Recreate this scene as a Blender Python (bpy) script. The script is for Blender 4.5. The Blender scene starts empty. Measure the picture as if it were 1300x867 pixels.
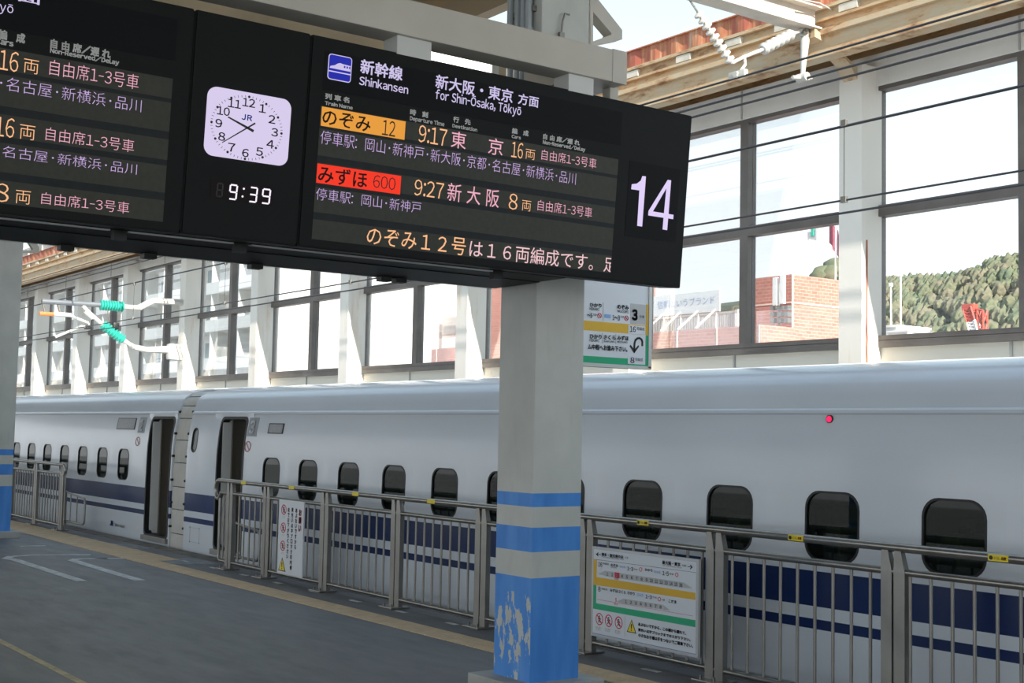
import bpy, bmesh, math, random
from mathutils import Vector, Matrix
random.seed(7)
S = bpy.context.scene
COL = S.collection

# ------------------------------------------------------------------ camera
FPX = 1669.4                      # focal length in pixels of a 1300 px wide frame
YAW, PITCH, ROLL = math.radians(35.836), math.radians(4.0006), math.radians(1.1435)
EYE = Vector((0, 0, 1.8))         # platform top is z = 0, the track runs along X, the train stands at +Y
DIR = Vector((-math.cos(YAW) * math.cos(PITCH), math.sin(YAW) * math.cos(PITCH), math.sin(PITCH)))
_r = DIR.cross(Vector((0, 0, 1))).normalized()
_u = _r.cross(DIR)
RGT = math.cos(ROLL) * _r + math.sin(ROLL) * _u
UP = -math.sin(ROLL) * _r + math.cos(ROLL) * _u
cam = bpy.data.cameras.new('camera')
cam.sensor_fit = 'HORIZONTAL'
cam.sensor_width = 36.0
cam.lens = 36.0 * FPX / 1300.0
cam.clip_end = 3000
camo = bpy.data.objects.new('camera', cam)
COL.objects.link(camo)
M = Matrix.Identity(4)
for i in range(3):
    M[i][0] = RGT[i]; M[i][1] = UP[i]; M[i][2] = -DIR[i]; M[i][3] = EYE[i]
camo.matrix_world = M
S.camera = camo

# ------------------------------------------------------------------ sky, sun, exposure
W = bpy.data.worlds.new('world'); S.world = W; W.use_nodes = True
nt = W.node_tree; nt.nodes.clear()
wo = nt.nodes.new('ShaderNodeOutputWorld'); bg = nt.nodes.new('ShaderNodeBackground')
tc = nt.nodes.new('ShaderNodeTexCoord'); sp = nt.nodes.new('ShaderNodeSeparateXYZ'); rp = nt.nodes.new('ShaderNodeValToRGB')
nt.links.new(tc.outputs['Generated'], sp.inputs[0]); nt.links.new(sp.outputs['Z'], rp.inputs[0])
e = rp.color_ramp.elements
e[0].position = 0.0; e[0].color = (0.93, 0.97, 1.0, 1)
e[1].position = 1.0; e[1].color = (0.36, 0.50, 0.70, 1)
m_ = rp.color_ramp.elements.new(0.36); m_.color = (0.45, 0.58, 0.63, 1)
m_ = rp.color_ramp.elements.new(0.17); m_.color = (0.74, 0.80, 0.83, 1)
nt.links.new(rp.outputs[0], bg.inputs[0]); bg.inputs[1].default_value = 1.75
nt.links.new(bg.outputs[0], wo.inputs[0])
SUN = Vector((0.86, -0.155, 0.50)).normalized()
sl = bpy.data.lights.new('sun_offscreen', 'SUN'); sl.energy = 10.0; sl.angle = math.radians(0.53); sl.color = (1.0, 0.93, 0.82)
so = bpy.data.objects.new('sun_offscreen', sl); COL.objects.link(so)
so.rotation_euler = (-SUN).to_track_quat('-Z', 'Y').to_euler(); so.location = (20, -5, 20)
vs = S.view_settings
vs.view_transform = 'Standard'; vs.look = 'None'; vs.gamma = 1.0; vs.use_curve_mapping = False; vs.exposure = 0.0

# ------------------------------------------------------------------ pixel helpers (a pixel gives a direction, the plane gives the distance)
def ray(px, py):
    return DIR + RGT * ((px - 650) / FPX) - UP * ((py - 433.5) / FPX)
def onX(px, py, X):
    v = ray(px, py); return EYE + v * ((X - EYE.x) / v.x)
def onY(px, py, Y):
    v = ray(px, py); return EYE + v * ((Y - EYE.y) / v.y)
def onZ(px, py, Z):
    v = ray(px, py); return EYE + v * ((Z - EYE.z) / v.z)
class Frame:                      # a flat face: origin, u axis (right), v axis (up), outward normal
    def __init__(s, o, u, v):
        s.o, s.u, s.v = Vector(o), Vector(u).normalized(), Vector(v).normalized(); s.n = s.u.cross(s.v)
    def uv(s, p):
        r = ray(*p); t = (s.o - EYE).dot(s.n) / r.dot(s.n); q = EYE + r * t - s.o
        return q.dot(s.u), q.dot(s.v)
    def at(s, a, b, d=0.0):
        return s.o + s.u * a + s.v * b + s.n * d
def crop(ox, oy, k):
    return lambda x, y: (ox + x / k, oy + y / k)

# ------------------------------------------------------------------ materials
MATS = {}
def bsdf(name):
    m = bpy.data.materials.new(name); m.use_nodes = True
    return m, m.node_tree, m.node_tree.nodes['Principled BSDF']
def L(t, a, b): t.links.new(a, b)
def coords(t, scale=(1, 1, 1), world=True):
    if world:
        g = t.nodes.new('ShaderNodeNewGeometry').outputs['Position']
    else:
        g = t.nodes.new('ShaderNodeTexCoord').outputs['Object']
    mp = t.nodes.new('ShaderNodeMapping'); mp.inputs['Scale'].default_value = scale; L(t, g, mp.inputs[0])
    return mp.outputs[0]
def noise(t, vec, sc, det=4, rough=.55):
    n = t.nodes.new('ShaderNodeTexNoise'); n.inputs['Scale'].default_value = sc; n.inputs['Detail'].default_value = det
    n.inputs['Roughness'].default_value = rough; L(t, vec, n.inputs['Vector']); return n.outputs['Fac']
def ramp(t, fac, stops):
    r = t.nodes.new('ShaderNodeValToRGB'); el = r.color_ramp.elements
    el[0].position, el[0].color = stops[0][0], (*stops[0][1], 1)
    el[1].position, el[1].color = stops[-1][0], (*stops[-1][1], 1)
    for p, c in stops[1:-1]:
        n = el.new(p); n.color = (*c, 1)
    L(t, fac, r.inputs[0]); return r.outputs[0]
def mix(t, fac, a, b):
    n = t.nodes.new('ShaderNodeMix'); n.data_type = 'RGBA'
    for v, i in ((fac, 0), (a, 6), (b, 7)):
        if isinstance(v, (int, float)): n.inputs[i].default_value = v
        elif isinstance(v, tuple): n.inputs[i].default_value = (*v, 1)
        else: L(t, v, n.inputs[i])
    return n.outputs[2]
def mth(t, op, a, b=None, c=None):
    n = t.nodes.new('ShaderNodeMath'); n.operation = op
    for i, v in enumerate((a, b, c)):
        if v is None: continue
        if isinstance(v, (int, float)): n.inputs[i].default_value = v
        else: L(t, v, n.inputs[i])
    return n.outputs[0]
def bump(t, b, h, strength=.3, dist=.01):
    n = t.nodes.new('ShaderNodeBump'); n.inputs['Strength'].default_value = strength; n.inputs['Distance'].default_value = dist
    L(t, h, n.inputs['Height']); L(t, n.outputs[0], b.inputs['Normal'])
def mat(name, col, rough=.5, metal=0.0, var=.12, nsc=3.0, coat=0.0, spec=None, stretch=(1, 1, 1)):
    if name in MATS: return MATS[name]
    m, t, b = bsdf(name)
    f = noise(t, coords(t, stretch), nsc)
    lo = tuple(max(0, c * (1 - var)) for c in col); hi = tuple(min(1, c * (1 + var)) for c in col)
    L(t, ramp(t, f, [(.3, lo), (.7, hi)]), b.inputs['Base Color'])
    b.inputs['Roughness'].default_value = rough; b.inputs['Metallic'].default_value = metal
    if coat: b.inputs['Coat Weight'].default_value = coat; b.inputs['Coat Roughness'].default_value = .05
    if spec is not None: b.inputs['Specular IOR Level'].default_value = spec
    MATS[name] = m; return m
def emit(name, col, st):
    if name in MATS: return MATS[name]
    m = bpy.data.materials.new(name); m.use_nodes = True; t = m.node_tree; t.nodes.clear()
    o = t.nodes.new('ShaderNodeOutputMaterial'); e = t.nodes.new('ShaderNodeEmission')
    e.inputs[0].default_value = (*col, 1); e.inputs[1].default_value = st; L(t, e.outputs[0], o.inputs[0])
    MATS[name] = m; return m
def lin(r, g, b):
    f = lambda c: ((c / 255 + .055) / 1.055) ** 2.4 if c > 10 else c / 255 / 12.92
    return f(r), f(g), f(b)

def make_asphalt():
    m, t, b = bsdf('asphalt')
    big = noise(t, coords(t), .55, 5); fine = noise(t, coords(t), 60, 3); mid = noise(t, coords(t, (.6, 2.2, 1)), 2.2, 6, .65)
    c = ramp(t, big, [(.3, (.115, .115, .118)), (.5, (.145, .145, .148)), (.72, (.178, .178, .180))])
    c = mix(t, ramp(t, mid, [(.52, (0, 0, 0)), (.75, (.6, .6, .6))]), c, (.11, .115, .122))
    c = mix(t, ramp(t, fine, [(.62, (0, 0, 0)), (.8, (.5, .5, .5))]), c, (.26, .27, .28))
    L(t, c, b.inputs['Base Color'])
    L(t, ramp(t, mid, [(.3, (.62,) * 3), (.7, (.42,) * 3)]), b.inputs['Roughness'])
    bump(t, b, fine, .35, .004); MATS['asphalt'] = m
make_asphalt()
def make_tactile():
    m, t, b = bsdf('tactile')
    x = t.nodes.new('ShaderNodeSeparateXYZ'); L(t, coords(t, (1 / .06, 1 / .06, 1)), x.inputs[0])
    fx = mth(t, 'SUBTRACT', mth(t, 'FRACT', x.outputs[0]), .5); fy = mth(t, 'SUBTRACT', mth(t, 'FRACT', x.outputs[1]), .5)
    d = mth(t, 'SQRT', mth(t, 'ADD', mth(t, 'MULTIPLY', fx, fx), mth(t, 'MULTIPLY', fy, fy)))
    h = ramp(t, d, [(.18, (1, 1, 1)), (.3, (0, 0, 0))])
    n = noise(t, coords(t), 6, 5)
    c = ramp(t, n, [(.3, (.50, .35, .20)), (.7, (.66, .48, .29))])
    L(t, mix(t, mth(t, 'MULTIPLY', h, .35), c, (.70, .55, .38)), b.inputs['Base Color'])
    b.inputs['Roughness'].default_value = .7; bump(t, b, h, .6, .005); MATS['tactile'] = m
make_tactile()
def make_trainpaint():
    m, t, b = bsdf('train_paint')
    s = t.nodes.new('ShaderNodeSeparateXYZ'); L(t, coords(t), s.inputs[0]); z = s.outputs[2]
    def band(a, c): return mth(t, 'MULTIPLY', mth(t, 'GREATER_THAN', z, a), mth(t, 'LESS_THAN', z, c))
    f = mth(t, 'ADD', band(.574, .832), band(.409, .482))
    n = noise(t, coords(t, (.25, 1, 1.5)), 1.2, 4)
    white = ramp(t, n, [(.35, (.66, .715, .785)), (.65, (.71, .765, .835))])
    L(t, mix(t, f, white, (.012, .03, .115)), b.inputs['Base Color'])
    b.inputs['Roughness'].default_value = .22; b.inputs['Specular IOR Level'].default_value = .38; b.inputs['Coat Weight'].default_value = .12; b.inputs['Coat Roughness'].default_value = .05
    MATS['train_paint'] = m
make_trainpaint()
def make_columnpaint():
    m, t, b = bsdf('column_paint')
    s = t.nodes.new('ShaderNodeSeparateXYZ'); L(t, coords(t), s.inputs[0]); z = s.outputs[2]
    def band(a, c): return mth(t, 'MULTIPLY', mth(t, 'GREATER_THAN', z, a), mth(t, 'LESS_THAN', z, c))
    f = mth(t, 'ADD', mth(t, 'ADD', band(1.296, 1.39), band(.987, 1.155)), band(-1, .809))
    dirt = noise(t, coords(t, (1, 1, .18)), 9, 5); patch = noise(t, coords(t), 2.2, 5)
    grey = ramp(t, patch, [(.3, (.50, .515, .49)), (.7, (.60, .615, .585))])
    grey = mix(t, ramp(t, dirt, [(.60, (0,) * 3), (.82, (.4,) * 3)]), grey, (.38, .37, .33))
    blue = ramp(t, dirt, [(.3, (.05, .235, .68)), (.55, (.075, .29, .76)), (.8, (.12, .34, .78))])
    # flaking paint on the face away from the track, low down
    nr = t.nodes.new('ShaderNodeNewGeometry'); sn = t.nodes.new('ShaderNodeSeparateXYZ'); L(t, nr.outputs['Normal'], sn.inputs[0])
    face = mth(t, 'LESS_THAN', sn.outputs[1], -.5)
    v = noise(t, coords(t, (1.5, 1.5, .55)), 11, 5, .6)
    zz = mth(t, 'ADD', v, mth(t, 'MULTIPLY', mth(t, 'ABSOLUTE', mth(t, 'SUBTRACT', z, .40)), -.33))
    peel = mth(t, 'MULTIPLY', mth(t, 'MULTIPLY', mth(t, 'GREATER_THAN', zz, .495), mth(t, 'LESS_THAN', z, .7)), face)
    v2 = noise(t, coords(t, (1, 1, .6)), 30, 2)
    peel = mth(t, 'MAXIMUM', peel, mth(t, 'GREATER_THAN', v2, .80))
    f2 = mth(t, 'MULTIPLY', f, mth(t, 'SUBTRACT', 1, peel))
    L(t, mix(t, f2, grey, blue), b.inputs['Base Color']); b.inputs['Roughness'].default_value = .55
    bump(t, b, patch, .15, .01); MATS['column_paint'] = m
make_columnpaint()
def rusty(name, base, rust=(.30, .09, .03), amount=.5, stretch=(1, 1, .25), sc=3.0):
    m, t, b = bsdf(name)
    n = noise(t, coords(t, stretch), sc, 7, .65); n2 = noise(t, coords(t, stretch), sc * 3.3, 5, .6)
    f = mth(t, 'ADD', mth(t, 'MULTIPLY', n, .7), mth(t, 'MULTIPLY', n2, .3))
    c = ramp(t, f, [(.70 - amount * .4, base), (.80 - amount * .4, tuple(.55 * a + .45 * r for a, r in zip(base, (.55, .30, .12)))), (.93 - amount * .4, rust)])
    L(t, c, b.inputs['Base Color']); b.inputs['Roughness'].default_value = .7; bump(t, b, n2, .2, .01)
    MATS[name] = m; return m
CREAM = rusty('cream_panel', (.82, .78, .68), (.45, .27, .12), .18, (1, 1, .12), 2.2)
RUSTBEAM = rusty('peeling_girder', (.52, .43, .30), (.20, .085, .035), .66, (.5, .5, 1.6), 4.5)
RUSTRED = rusty('red_rust_fascia', (.36, .10, .065), (.62, .46, .38), .62, (3, 3, .3), 2.5)
FIN = rusty('fin_paint', (.78, .75, .69), (.42, .24, .12), .34, (1, 1, .15), 2.5)
def make_glass(name, tint, gl, haze, hz=(.8, .85, .9), rough=.02):
    m = bpy.data.materials.new(name); m.use_nodes = True; t = m.node_tree; t.nodes.clear()
    o = t.nodes.new('ShaderNodeOutputMaterial'); tr = t.nodes.new('ShaderNodeBsdfTransparent'); g = t.nodes.new('ShaderNodeBsdfGlossy'); d = t.nodes.new('ShaderNodeBsdfDiffuse')
    tr.inputs[0].default_value = (*tint, 1); g.inputs['Roughness'].default_value = rough; d.inputs[0].default_value = (*hz, 1)
    lw = t.nodes.new('ShaderNodeFresnel'); lw.inputs[0].default_value = 1.45
    a = t.nodes.new('ShaderNodeMixShader'); L(t, mth(t, 'MULTIPLY', lw.outputs[0], gl), a.inputs[0]); L(t, tr.outputs[0], a.inputs[1]); L(t, g.outputs[0], a.inputs[2])
    b = t.nodes.new('ShaderNodeMixShader')
    n = noise(t, coords(t, (1, 1, .5)), 1.3, 4)
    L(t, mth(t, 'MULTIPLY', n, haze * 2), b.inputs[0]); L(t, a.outputs[0], b.inputs[1]); L(t, d.outputs[0], b.inputs[2])
    L(t, b.outputs[0], o.inputs[0]); MATS[name] = m; return m
GLASS = make_glass('window_glass', (.98, .99, 1.0), .35, .018)
TGLASS = make_glass('train_glass', (.20, .27, .23), .8, .10, (.055, .085, .068))
STEEL = mat('stainless', (.29, .28, .26), .3, .85, .15, 8)
STEELP = mat('stainless_brushed', (.29, .28, .26), .45, .85, .15, 3)
BLACK = mat('board_black', (.0075, .009, .0095), .5, 0, .1, 3, spec=.14)
PANELB = mat('board_window_black', (.004, .005, .007), .5, 0, .05, 3, spec=.12)
LEDBG = mat('led_matrix', (.060, .062, .052), .6, 0, .1, 30, spec=.2)
LEDGAP = mat('led_gap', (.022, .026, .029), .6, 0, .1, 20, spec=.2)
RUBBER = mat('rubber', (.012, .012, .013), .5, 0, .1, 3)
BEAMP = mat('beam_paint', (.56, .53, .47), .5, 0, .08, 1.5)
STUBP = mat('stub_paint', (.66, .67, .65), .5, 0, .05, 2)
WHITEP = mat('white_paint', (.78, .78, .76), .5, 0, .05, 3)
ALU = mat('aluminium', (.55, .57, .58), .5, .3, .1, 5)
FRAMEM = mat('window_frame_bronze', (.15, .135, .125), .45, .3, .2, 2)
CONC = mat('concrete', (.42, .42, .40), .8, 0, .15, 4)
WIRE = mat('wire_dark', (.05, .05, .055), .5, .5, .1, 3)
PORC = mat('porcelain', (.50, .49, .46), .3, 0, .05, 5)
TURQ = mat('turquoise_insulator', (.03, .40, .31), .35, 0, .12, 8)
LINEW = mat('road_line', (.54, .55, .56), .7, 0, .3, 9)
LINEY = mat('yellow_line', (.50, .42, .26), .7, 0, .25, 9)
BOARDW = mat('notice_white', (.72, .76, .82), .35, 0, .02, 2)
INK = mat('ink_black', (.012, .012, .013), .5, 0, .02, 2)
INKR = mat('ink_red', (.62, .03, .05), .5, 0, .02, 2)
INKB = mat('ink_blue', (.03, .12, .55), .5, 0, .02, 2)
INKLB = mat('ink_light_blue', (.22, .42, .80), .5, 0, .02, 2)
INKG = mat('ink_grey', (.50, .52, .53), .5, 0, .02, 2)
YEL = mat('sign_yellow', (.76, .46, .03), .5, 0, .03, 2)
GRN = mat('sign_green', (.01, .42, .20), .5, 0, .03, 2)
WARN = mat('warning_yellow', (.85, .66, .02), .45, 0, .03, 2)
LPINK = emit('led_pink', lin(238, 176, 196), 1.0)
LPURP = emit('led_purple', lin(200, 172, 222), 1.0)
LORAN = emit('led_orange', lin(252, 190, 140), 1.0)
LSCRO = emit('led_scroll_pink', lin(240, 200, 205), 1.0)
BOXOR = emit('led_box_orange', lin(232, 158, 66), 1.0)
BOXRD = emit('led_box_red', lin(246, 62, 44), 1.0)
LITW = emit('lit_lavender', lin(226, 210, 250), 1.0)
CLKF = emit('clock_face_light', lin(216, 205, 236), 1.0)
LITB = emit('lit_blue', lin(44, 50, 168), 1.0)
LITT = emit('lit_title', lin(205, 195, 232), 1.0)
LEDW = emit('led_white', lin(250, 240, 255), 1.1)
HEADR = mat('column_heading_white', (.85, .85, .83), .5, 0, .02, 2)
INKBRN = mat('ink_brown', (.05, .025, .008), .6, 0, .02, 2)
INKDR = mat('ink_dark_red', (.05, .006, .006), .6, 0, .02, 2)

# ------------------------------------------------------------------ mesh builder
class MB:
    def __init__(s): s.v, s.f = [], []
    def add(s, vs, fs):
        o = len(s.v); s.v += [tuple(v) for v in vs]; s.f += [tuple(i + o for i in f) for f in fs]; return s
    def box(s, a, b):
        x0, y0, z0 = a; x1, y1, z1 = b
        return s.add([(x0, y0, z0), (x1, y0, z0), (x1, y1, z0), (x0, y1, z0), (x0, y0, z1), (x1, y0, z1), (x1, y1, z1), (x0, y1, z1)],
                     [(3, 2, 1, 0), (4, 5, 6, 7), (0, 1, 5, 4), (1, 2, 6, 5), (2, 3, 7, 6), (3, 0, 4, 7)])
    def bbox(s, a, b, w=.01):           # box with chamfered edges
        bm = bmesh.new(); bmesh.ops.create_cube(bm, size=1)
        for v in bm.verts:
            v.co = Vector([(a[i] + b[i]) / 2 + v.co[i] * (b[i] - a[i]) for i in range(3)])
        bmesh.ops.bevel(bm, geom=list(bm.edges), offset=w, segments=2, affect='EDGES', profile=.7)
        bm.verts.ensure_lookup_table(); bm.verts.index_update()
        s.add([v.co[:] for v in bm.verts], [[v.index for v in f.verts] for f in bm.faces]); bm.free(); return s
    def quad(s, *p): return s.add(p, [tuple(range(len(p)))])
    def tube(s, pts, r, n=8, cap=True):
        pts = [Vector(p) for p in pts]; rs = r if isinstance(r, (list, tuple)) else [r] * len(pts)
        rings = []; prev = None
        for i, p in enumerate(pts):
            d = (pts[min(i + 1, len(pts) - 1)] - pts[max(i - 1, 0)])
            if d.length < 1e-9: d = Vector((0, 0, 1))
            d.normalize()
            if prev is None:
                a = Vector((0, 0, 1)) if abs(d.z) < .9 else Vector((1, 0, 0))
                x = d.cross(a).normalized()
            else:
                x = (prev - d * prev.dot(d)).normalized()
            prev = x; y = d.cross(x)
            rings.append([p + (x * math.cos(2 * math.pi * k / n) + y * math.sin(2 * math.pi * k / n)) * rs[i] for k in range(n)])
        vs = [v for rg in rings for v in rg]; fs = []
        for i in range(len(rings) - 1):
            for k in range(n):
                a, b = i * n + k, i * n + (k + 1) % n; fs.append((a, b, b + n, a + n))
        if cap: fs.append(tuple(range(n - 1, -1, -1))); fs.append(tuple((len(rings) - 1) * n + k for k in range(n)))
        return s.add(vs, fs)
    def poly(s, fr, pts, d0=0.0, d1=.002):  # a flat shape on a frame, extruded outwards from d0 to d1
        n = len(pts)
        vs = [fr.at(a, b, d0) for a, b in pts] + [fr.at(a, b, d1) for a, b in pts]
        fs = [tuple(range(n, 2 * n))] + [(i, (i + 1) % n, n + (i + 1) % n, n + i) for i in range(n)]
        return s.add(vs, fs)
    def ring(s, fr, outer, inner, d0=0.0, d1=.002):
        n = len(outer)
        vs = [fr.at(a, b, d) for d in (d0, d1) for L_ in (outer, inner) for a, b in L_]
        fs = []
        for i in range(n):
            j = (i + 1) % n
            fs += [(2 * n + i, 2 * n + j, 3 * n + j, 3 * n + i), (i, j, 2 * n + j, 2 * n + i), (n + j, n + i, 3 * n + i, 3 * n + j)]
        return s.add(vs, fs)
def rrect(u0, v0, u1, v1, r, n=5):
    r = min(r, (u1 - u0) / 2 - 1e-4, (v1 - v0) / 2 - 1e-4); o = []
    for cx, cy, a0 in ((u1 - r, v0 + r, -90), (u1 - r, v1 - r, 0), (u0 + r, v1 - r, 90), (u0 + r, v0 + r, 180)):
        for k in range(n):
            a = math.radians(a0 + 90 * k / (n - 1)); o.append((cx + r * math.cos(a), cy + r * math.sin(a)))
    return o
def circ(cx, cy, r, n=20, rv=None):
    rv = rv or r
    return [(cx + r * math.cos(2 * math.pi * k / n), cy + rv * math.sin(2 * math.pi * k / n)) for k in range(n)]
def root_loc(p):
    o = Vector((0, 0, 0))
    while p is not None: o = o + p.location; p = p.parent
    return o
def obj(name, mb, m, parent=None, smooth=None, kind=None):
    me = bpy.data.meshes.new(name)
    off = root_loc(parent)
    me.from_pydata([(v[0] - off.x, v[1] - off.y, v[2] - off.z) for v in mb.v], [], mb.f); me.update()
    me.materials.append(m)
    if smooth is not None:
        me.shade_smooth(); me.set_sharp_from_angle(angle=math.radians(smooth))
    o = bpy.data.objects.new(name, me); COL.objects.link(o)
    if parent is not None: o.parent = parent
    if kind: o['kind'] = kind
    return o
def objs(name, mb, m, parent=None, smooth=None):
    """every loose piece of the builder becomes an object of its own"""
    p = list(range(len(mb.v)))
    def find(i):
        while p[i] != i: p[i] = p[p[i]]; i = p[i]
        return i
    for f in mb.f:
        for i in f[1:]: p[find(i)] = find(f[0])
    g = {}
    for f in mb.f: g.setdefault(find(f[0]), []).append(f)
    for fs in g.values():
        ids = sorted({i for f in fs for i in f}); ix = {i: k for k, i in enumerate(ids)}
        q = MB(); q.v = [mb.v[i] for i in ids]; q.f = [tuple(ix[i] for i in f) for f in fs]; obj(name, q, m, parent, smooth)
def inst(name, me, loc, parent):
    o = bpy.data.objects.new(name, me); COL.objects.link(o); o.parent = parent
    o.location = Vector(loc) - root_loc(parent); return o
def mesh_of(name, mb, m, smooth=None):
    me = bpy.data.meshes.new(name); me.from_pydata(mb.v, [], mb.f); me.update(); me.materials.append(m)
    if smooth is not None: me.shade_smooth(); me.set_sharp_from_angle(angle=math.radians(smooth))
    return me
def thing(name, loc, label, cat, group=None):
    o = bpy.data.objects.new(name, None); COL.objects.link(o); o.location = loc; o.empty_display_size = .2
    return tag(o, label, cat, group)
def tag(o, label, cat, group=None):
    o['label'] = label; o['category'] = cat
    if group: o['group'] = group
    return o
def struct(name, mb=None, m=None, loc=(0, 0, 0), smooth=None):
    if mb is None:
        o = bpy.data.objects.new(name, None); COL.objects.link(o); o.location = loc
    else: o = obj(name, mb, m, None, smooth)
    o['kind'] = 'structure'; return o
# ------------------------------------------------------------------ lettering
TCACHE = {}
def glyph(ch, thin=0.0):
    """one character as (verts, faces); Latin characters take their full-width form so that one plain face serves all"""
    key = (ch, thin)
    if key not in TCACHE:
        if ch in 'ŌōŪū':
            vs, fs = glyph({'Ō': 'O', 'ō': 'o'}[ch], thin); x0, x1 = min(v[0] for v in vs), max(v[0] for v in vs); y1 = max(v[1] for v in vs)
            m = (x1 - x0) * .16; n = len(vs)
            TCACHE[key] = (vs + [(x0 + m, y1 + .06), (x1 - m, y1 + .06), (x1 - m, y1 + .12), (x0 + m, y1 + .12)], fs + [(n, n + 1, n + 2, n + 3)])
            return TCACHE[key]
        c = bpy.data.curves.new('lettering', 'FONT'); c.body = chr(ord(ch) + 0xFEE0) if '!' <= ch <= '~' else ch
        c.size = 1.0; c.offset = thin; c.resolution_u = 2
        o = bpy.data.objects.new('lettering', c); COL.objects.link(o)
        me = bpy.data.meshes.new_from_object(o.evaluated_get(bpy.context.evaluated_depsgraph_get()))
        TCACHE[key] = ([(v.co.x, v.co.y) for v in me.vertices], [tuple(p.vertices) for p in me.polygons])
        bpy.data.objects.remove(o); bpy.data.curves.remove(c); bpy.data.meshes.remove(me)
        if ch == '-':
            vs, fs = TCACHE[key]; TCACHE[key] = ([(x * .5, y) for x, y in vs], fs)
    return TCACHE[key]
def text_data(s, bold=0.0, spacing=1.0):
    V, F, x = [], [], 0.0; G = []
    offs = [(0, 0)] if bold <= 0 else [(-bold, -bold), (bold, -bold), (bold, bold), (-bold, bold), (0, 0)]
    for ch in s:
        if ch == ' ': x += .30; continue
        if ch == '　': x += 1.0; continue
        vs, fs = glyph(ch, min(bold, 0.0))
        if not vs: continue
        x0, x1 = min(v[0] for v in vs), max(v[0] for v in vs)
        if ch.isdigit() and ch < '～' and ord(ch) < 128: dx = x + .29 - (x0 + x1) / 2; adv = .58
        elif ord(ch) < 0x250 and ch not in '・': dx = x + .045 - x0; adv = x1 - x0 + .09
        elif ch == '･': dx = x + .26 - (x0 + x1) / 2; adv = .52
        else: dx = x; adv = 1.0
        G.append((len(V), len(F)))
        for ox, oy in offs:
            o = len(V); V += [(a + dx + ox, b + oy) for a, b in vs]; F += [tuple(i + o for i in f) for f in fs]
        x += adv * spacing
    xs = [a for a, _ in V]; ys = [b for _, b in V]; x0, x1, y0, y1 = min(xs), max(xs), min(ys), max(ys)
    G.append((len(V), len(F))); text_data.groups = G
    text_data.aspect = (x1 - x0) / (y1 - y0)
    return [((a - x0) / (x1 - x0), (b - y0) / (y1 - y0)) for a, b in V], F
def txt(s, fr, a, b, m, parent, bold=0.0, d=.003, spacing=1.0, clip_u=None, name='lettering'):
    """letters fitted between the lower left (a) and upper right (b) of their box on the face"""
    vs, fs = text_data(s, bold, spacing); mb = MB()
    P = [(a[0] + (b[0] - a[0]) * x, a[1] + (b[1] - a[1]) * y) for x, y in vs]
    if clip_u is not None:
        P = [(min(u, clip_u), v) for u, v in P]
    if name == 'lettering' and b[1] - a[1] > .045 and fr is BF and len(s) > 1 or (len(s) > 1 and name == 'lettering' and b[1] - a[1] > .6):   # large characters are parts of their own
        G = text_data.groups
        for (v0, f0), (v1, f1) in zip(G, G[1:]):
            q = MB(); q.add([fr.at(x, y, d) for x, y in P[v0:v1]], [tuple(i - v0 for i in f) for f in fs[f0:f1]]); obj('character', q, m, parent)
        return
    mb.add([fr.at(x, y, d) for x, y in P], fs)
    return obj(name, mb, m, parent)
def tpx(s, fr, pa, pb, m, parent, **k):
    return txt(s, fr, fr.uv(pa), fr.uv(pb), m, parent, **k)

D = 7.58            # side of the train
FY = 7.04           # fence line
WY = 12.3           # glazed wall beyond the track
BAY = 4.02
FIN0 = -9.91        # first fin of that wall in view

# ================================================================== the setting
# platform
fl = struct('floor', MB().box((-75, -9, -.25), (14, 7.5, 0)), MATS['asphalt'])
obj('platform_edge', MB().box((-75, 7.02, -1.2), (14, 7.5, -.25)), CONC, fl)
obj('edge_coping', MB().box((-75, 7.25, -.002), (14, 7.505, .004)), mat('coping_stone', (.17, .15, .13), .85, 0, .45, 5), fl)
tile = mesh_of('tactile_tile', MB().bbox((-.1475, -.1475, -.004), (.1475, .1475, .005), .003), MATS['tactile'])
for i in range(118):
    inst('tactile_tile', tile, (-38 + i * .3, 6.475, .004), fl)
    if -38 + i * .3 < -17.1: inst('tactile_tile', tile, (-38 + i * .3, 6.775, .004), fl)
mark = mesh_of('edge_mark', MB().box((-.09, -.025, 0), (.09, .025, .003)), LINEW)
for i in range(30):
    inst('edge_mark', mark, (-30 + i * .93, 6.93, .001), fl)
gm = MB()
for x0, x1 in ((-31, -29), (-25.6, -23.6), (-20.5, -18.8), (-17.6, -16.4)):
    gm.add([(x0, 6.66, .003), (x0 + .9, 6.66, .003), (x1, 7.2, .003), (x1 - .9, 7.2, .003)], [(0, 1, 2, 3)])
objs('worn_paving', gm, mat('worn_paving', (.27, .285, .29), .8, 0, .35, 8), fl)
obj('yellow_line', MB().box((-40, 3.04, .001), (5, 3.10, .003)), LINEY, fl)
def painted_path(pts, w, name):
    mb = MB(); n = len(pts); vs = []
    for i, p in enumerate(pts):
        p = Vector((p[0], p[1])); d = Vector(pts[min(i + 1, n - 1)][:2]) - Vector(pts[max(i - 1, 0)][:2]); d.normalize()
        q = Vector((-d.y, d.x)) * w / 2; vs += [(p.x + q.x, p.y + q.y, .003), (p.x - q.x, p.y - q.y, .003)]
    mb.add(vs, [(2 * i, 2 * i + 1, 2 * i + 3, 2 * i + 2) for i in range(n - 1)]); obj(name, mb, LINEW, fl)
def gp(x, y): v = onZ(x, y, 0); return (v.x, v.y)
for pts in ([(104, 738), (60, 724), (20, 711), (8, 709), (14, 706.5), (40, 704.8), (75, 704.6), (115, 704.4)],
            [(178, 737), (150, 729), (110, 717), (92, 711.5), (97, 710), (110, 709.4), (136, 709.2)]):
    w = [gp(*p) for p in pts]
    painted_path(w, .13, 'painted_line')
for a, b in (((26, 693.5), (58, 693)), ((120, 709), (166, 709))):
    painted_path([gp(*a), gp(*b)], .1, 'painted_line')

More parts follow.
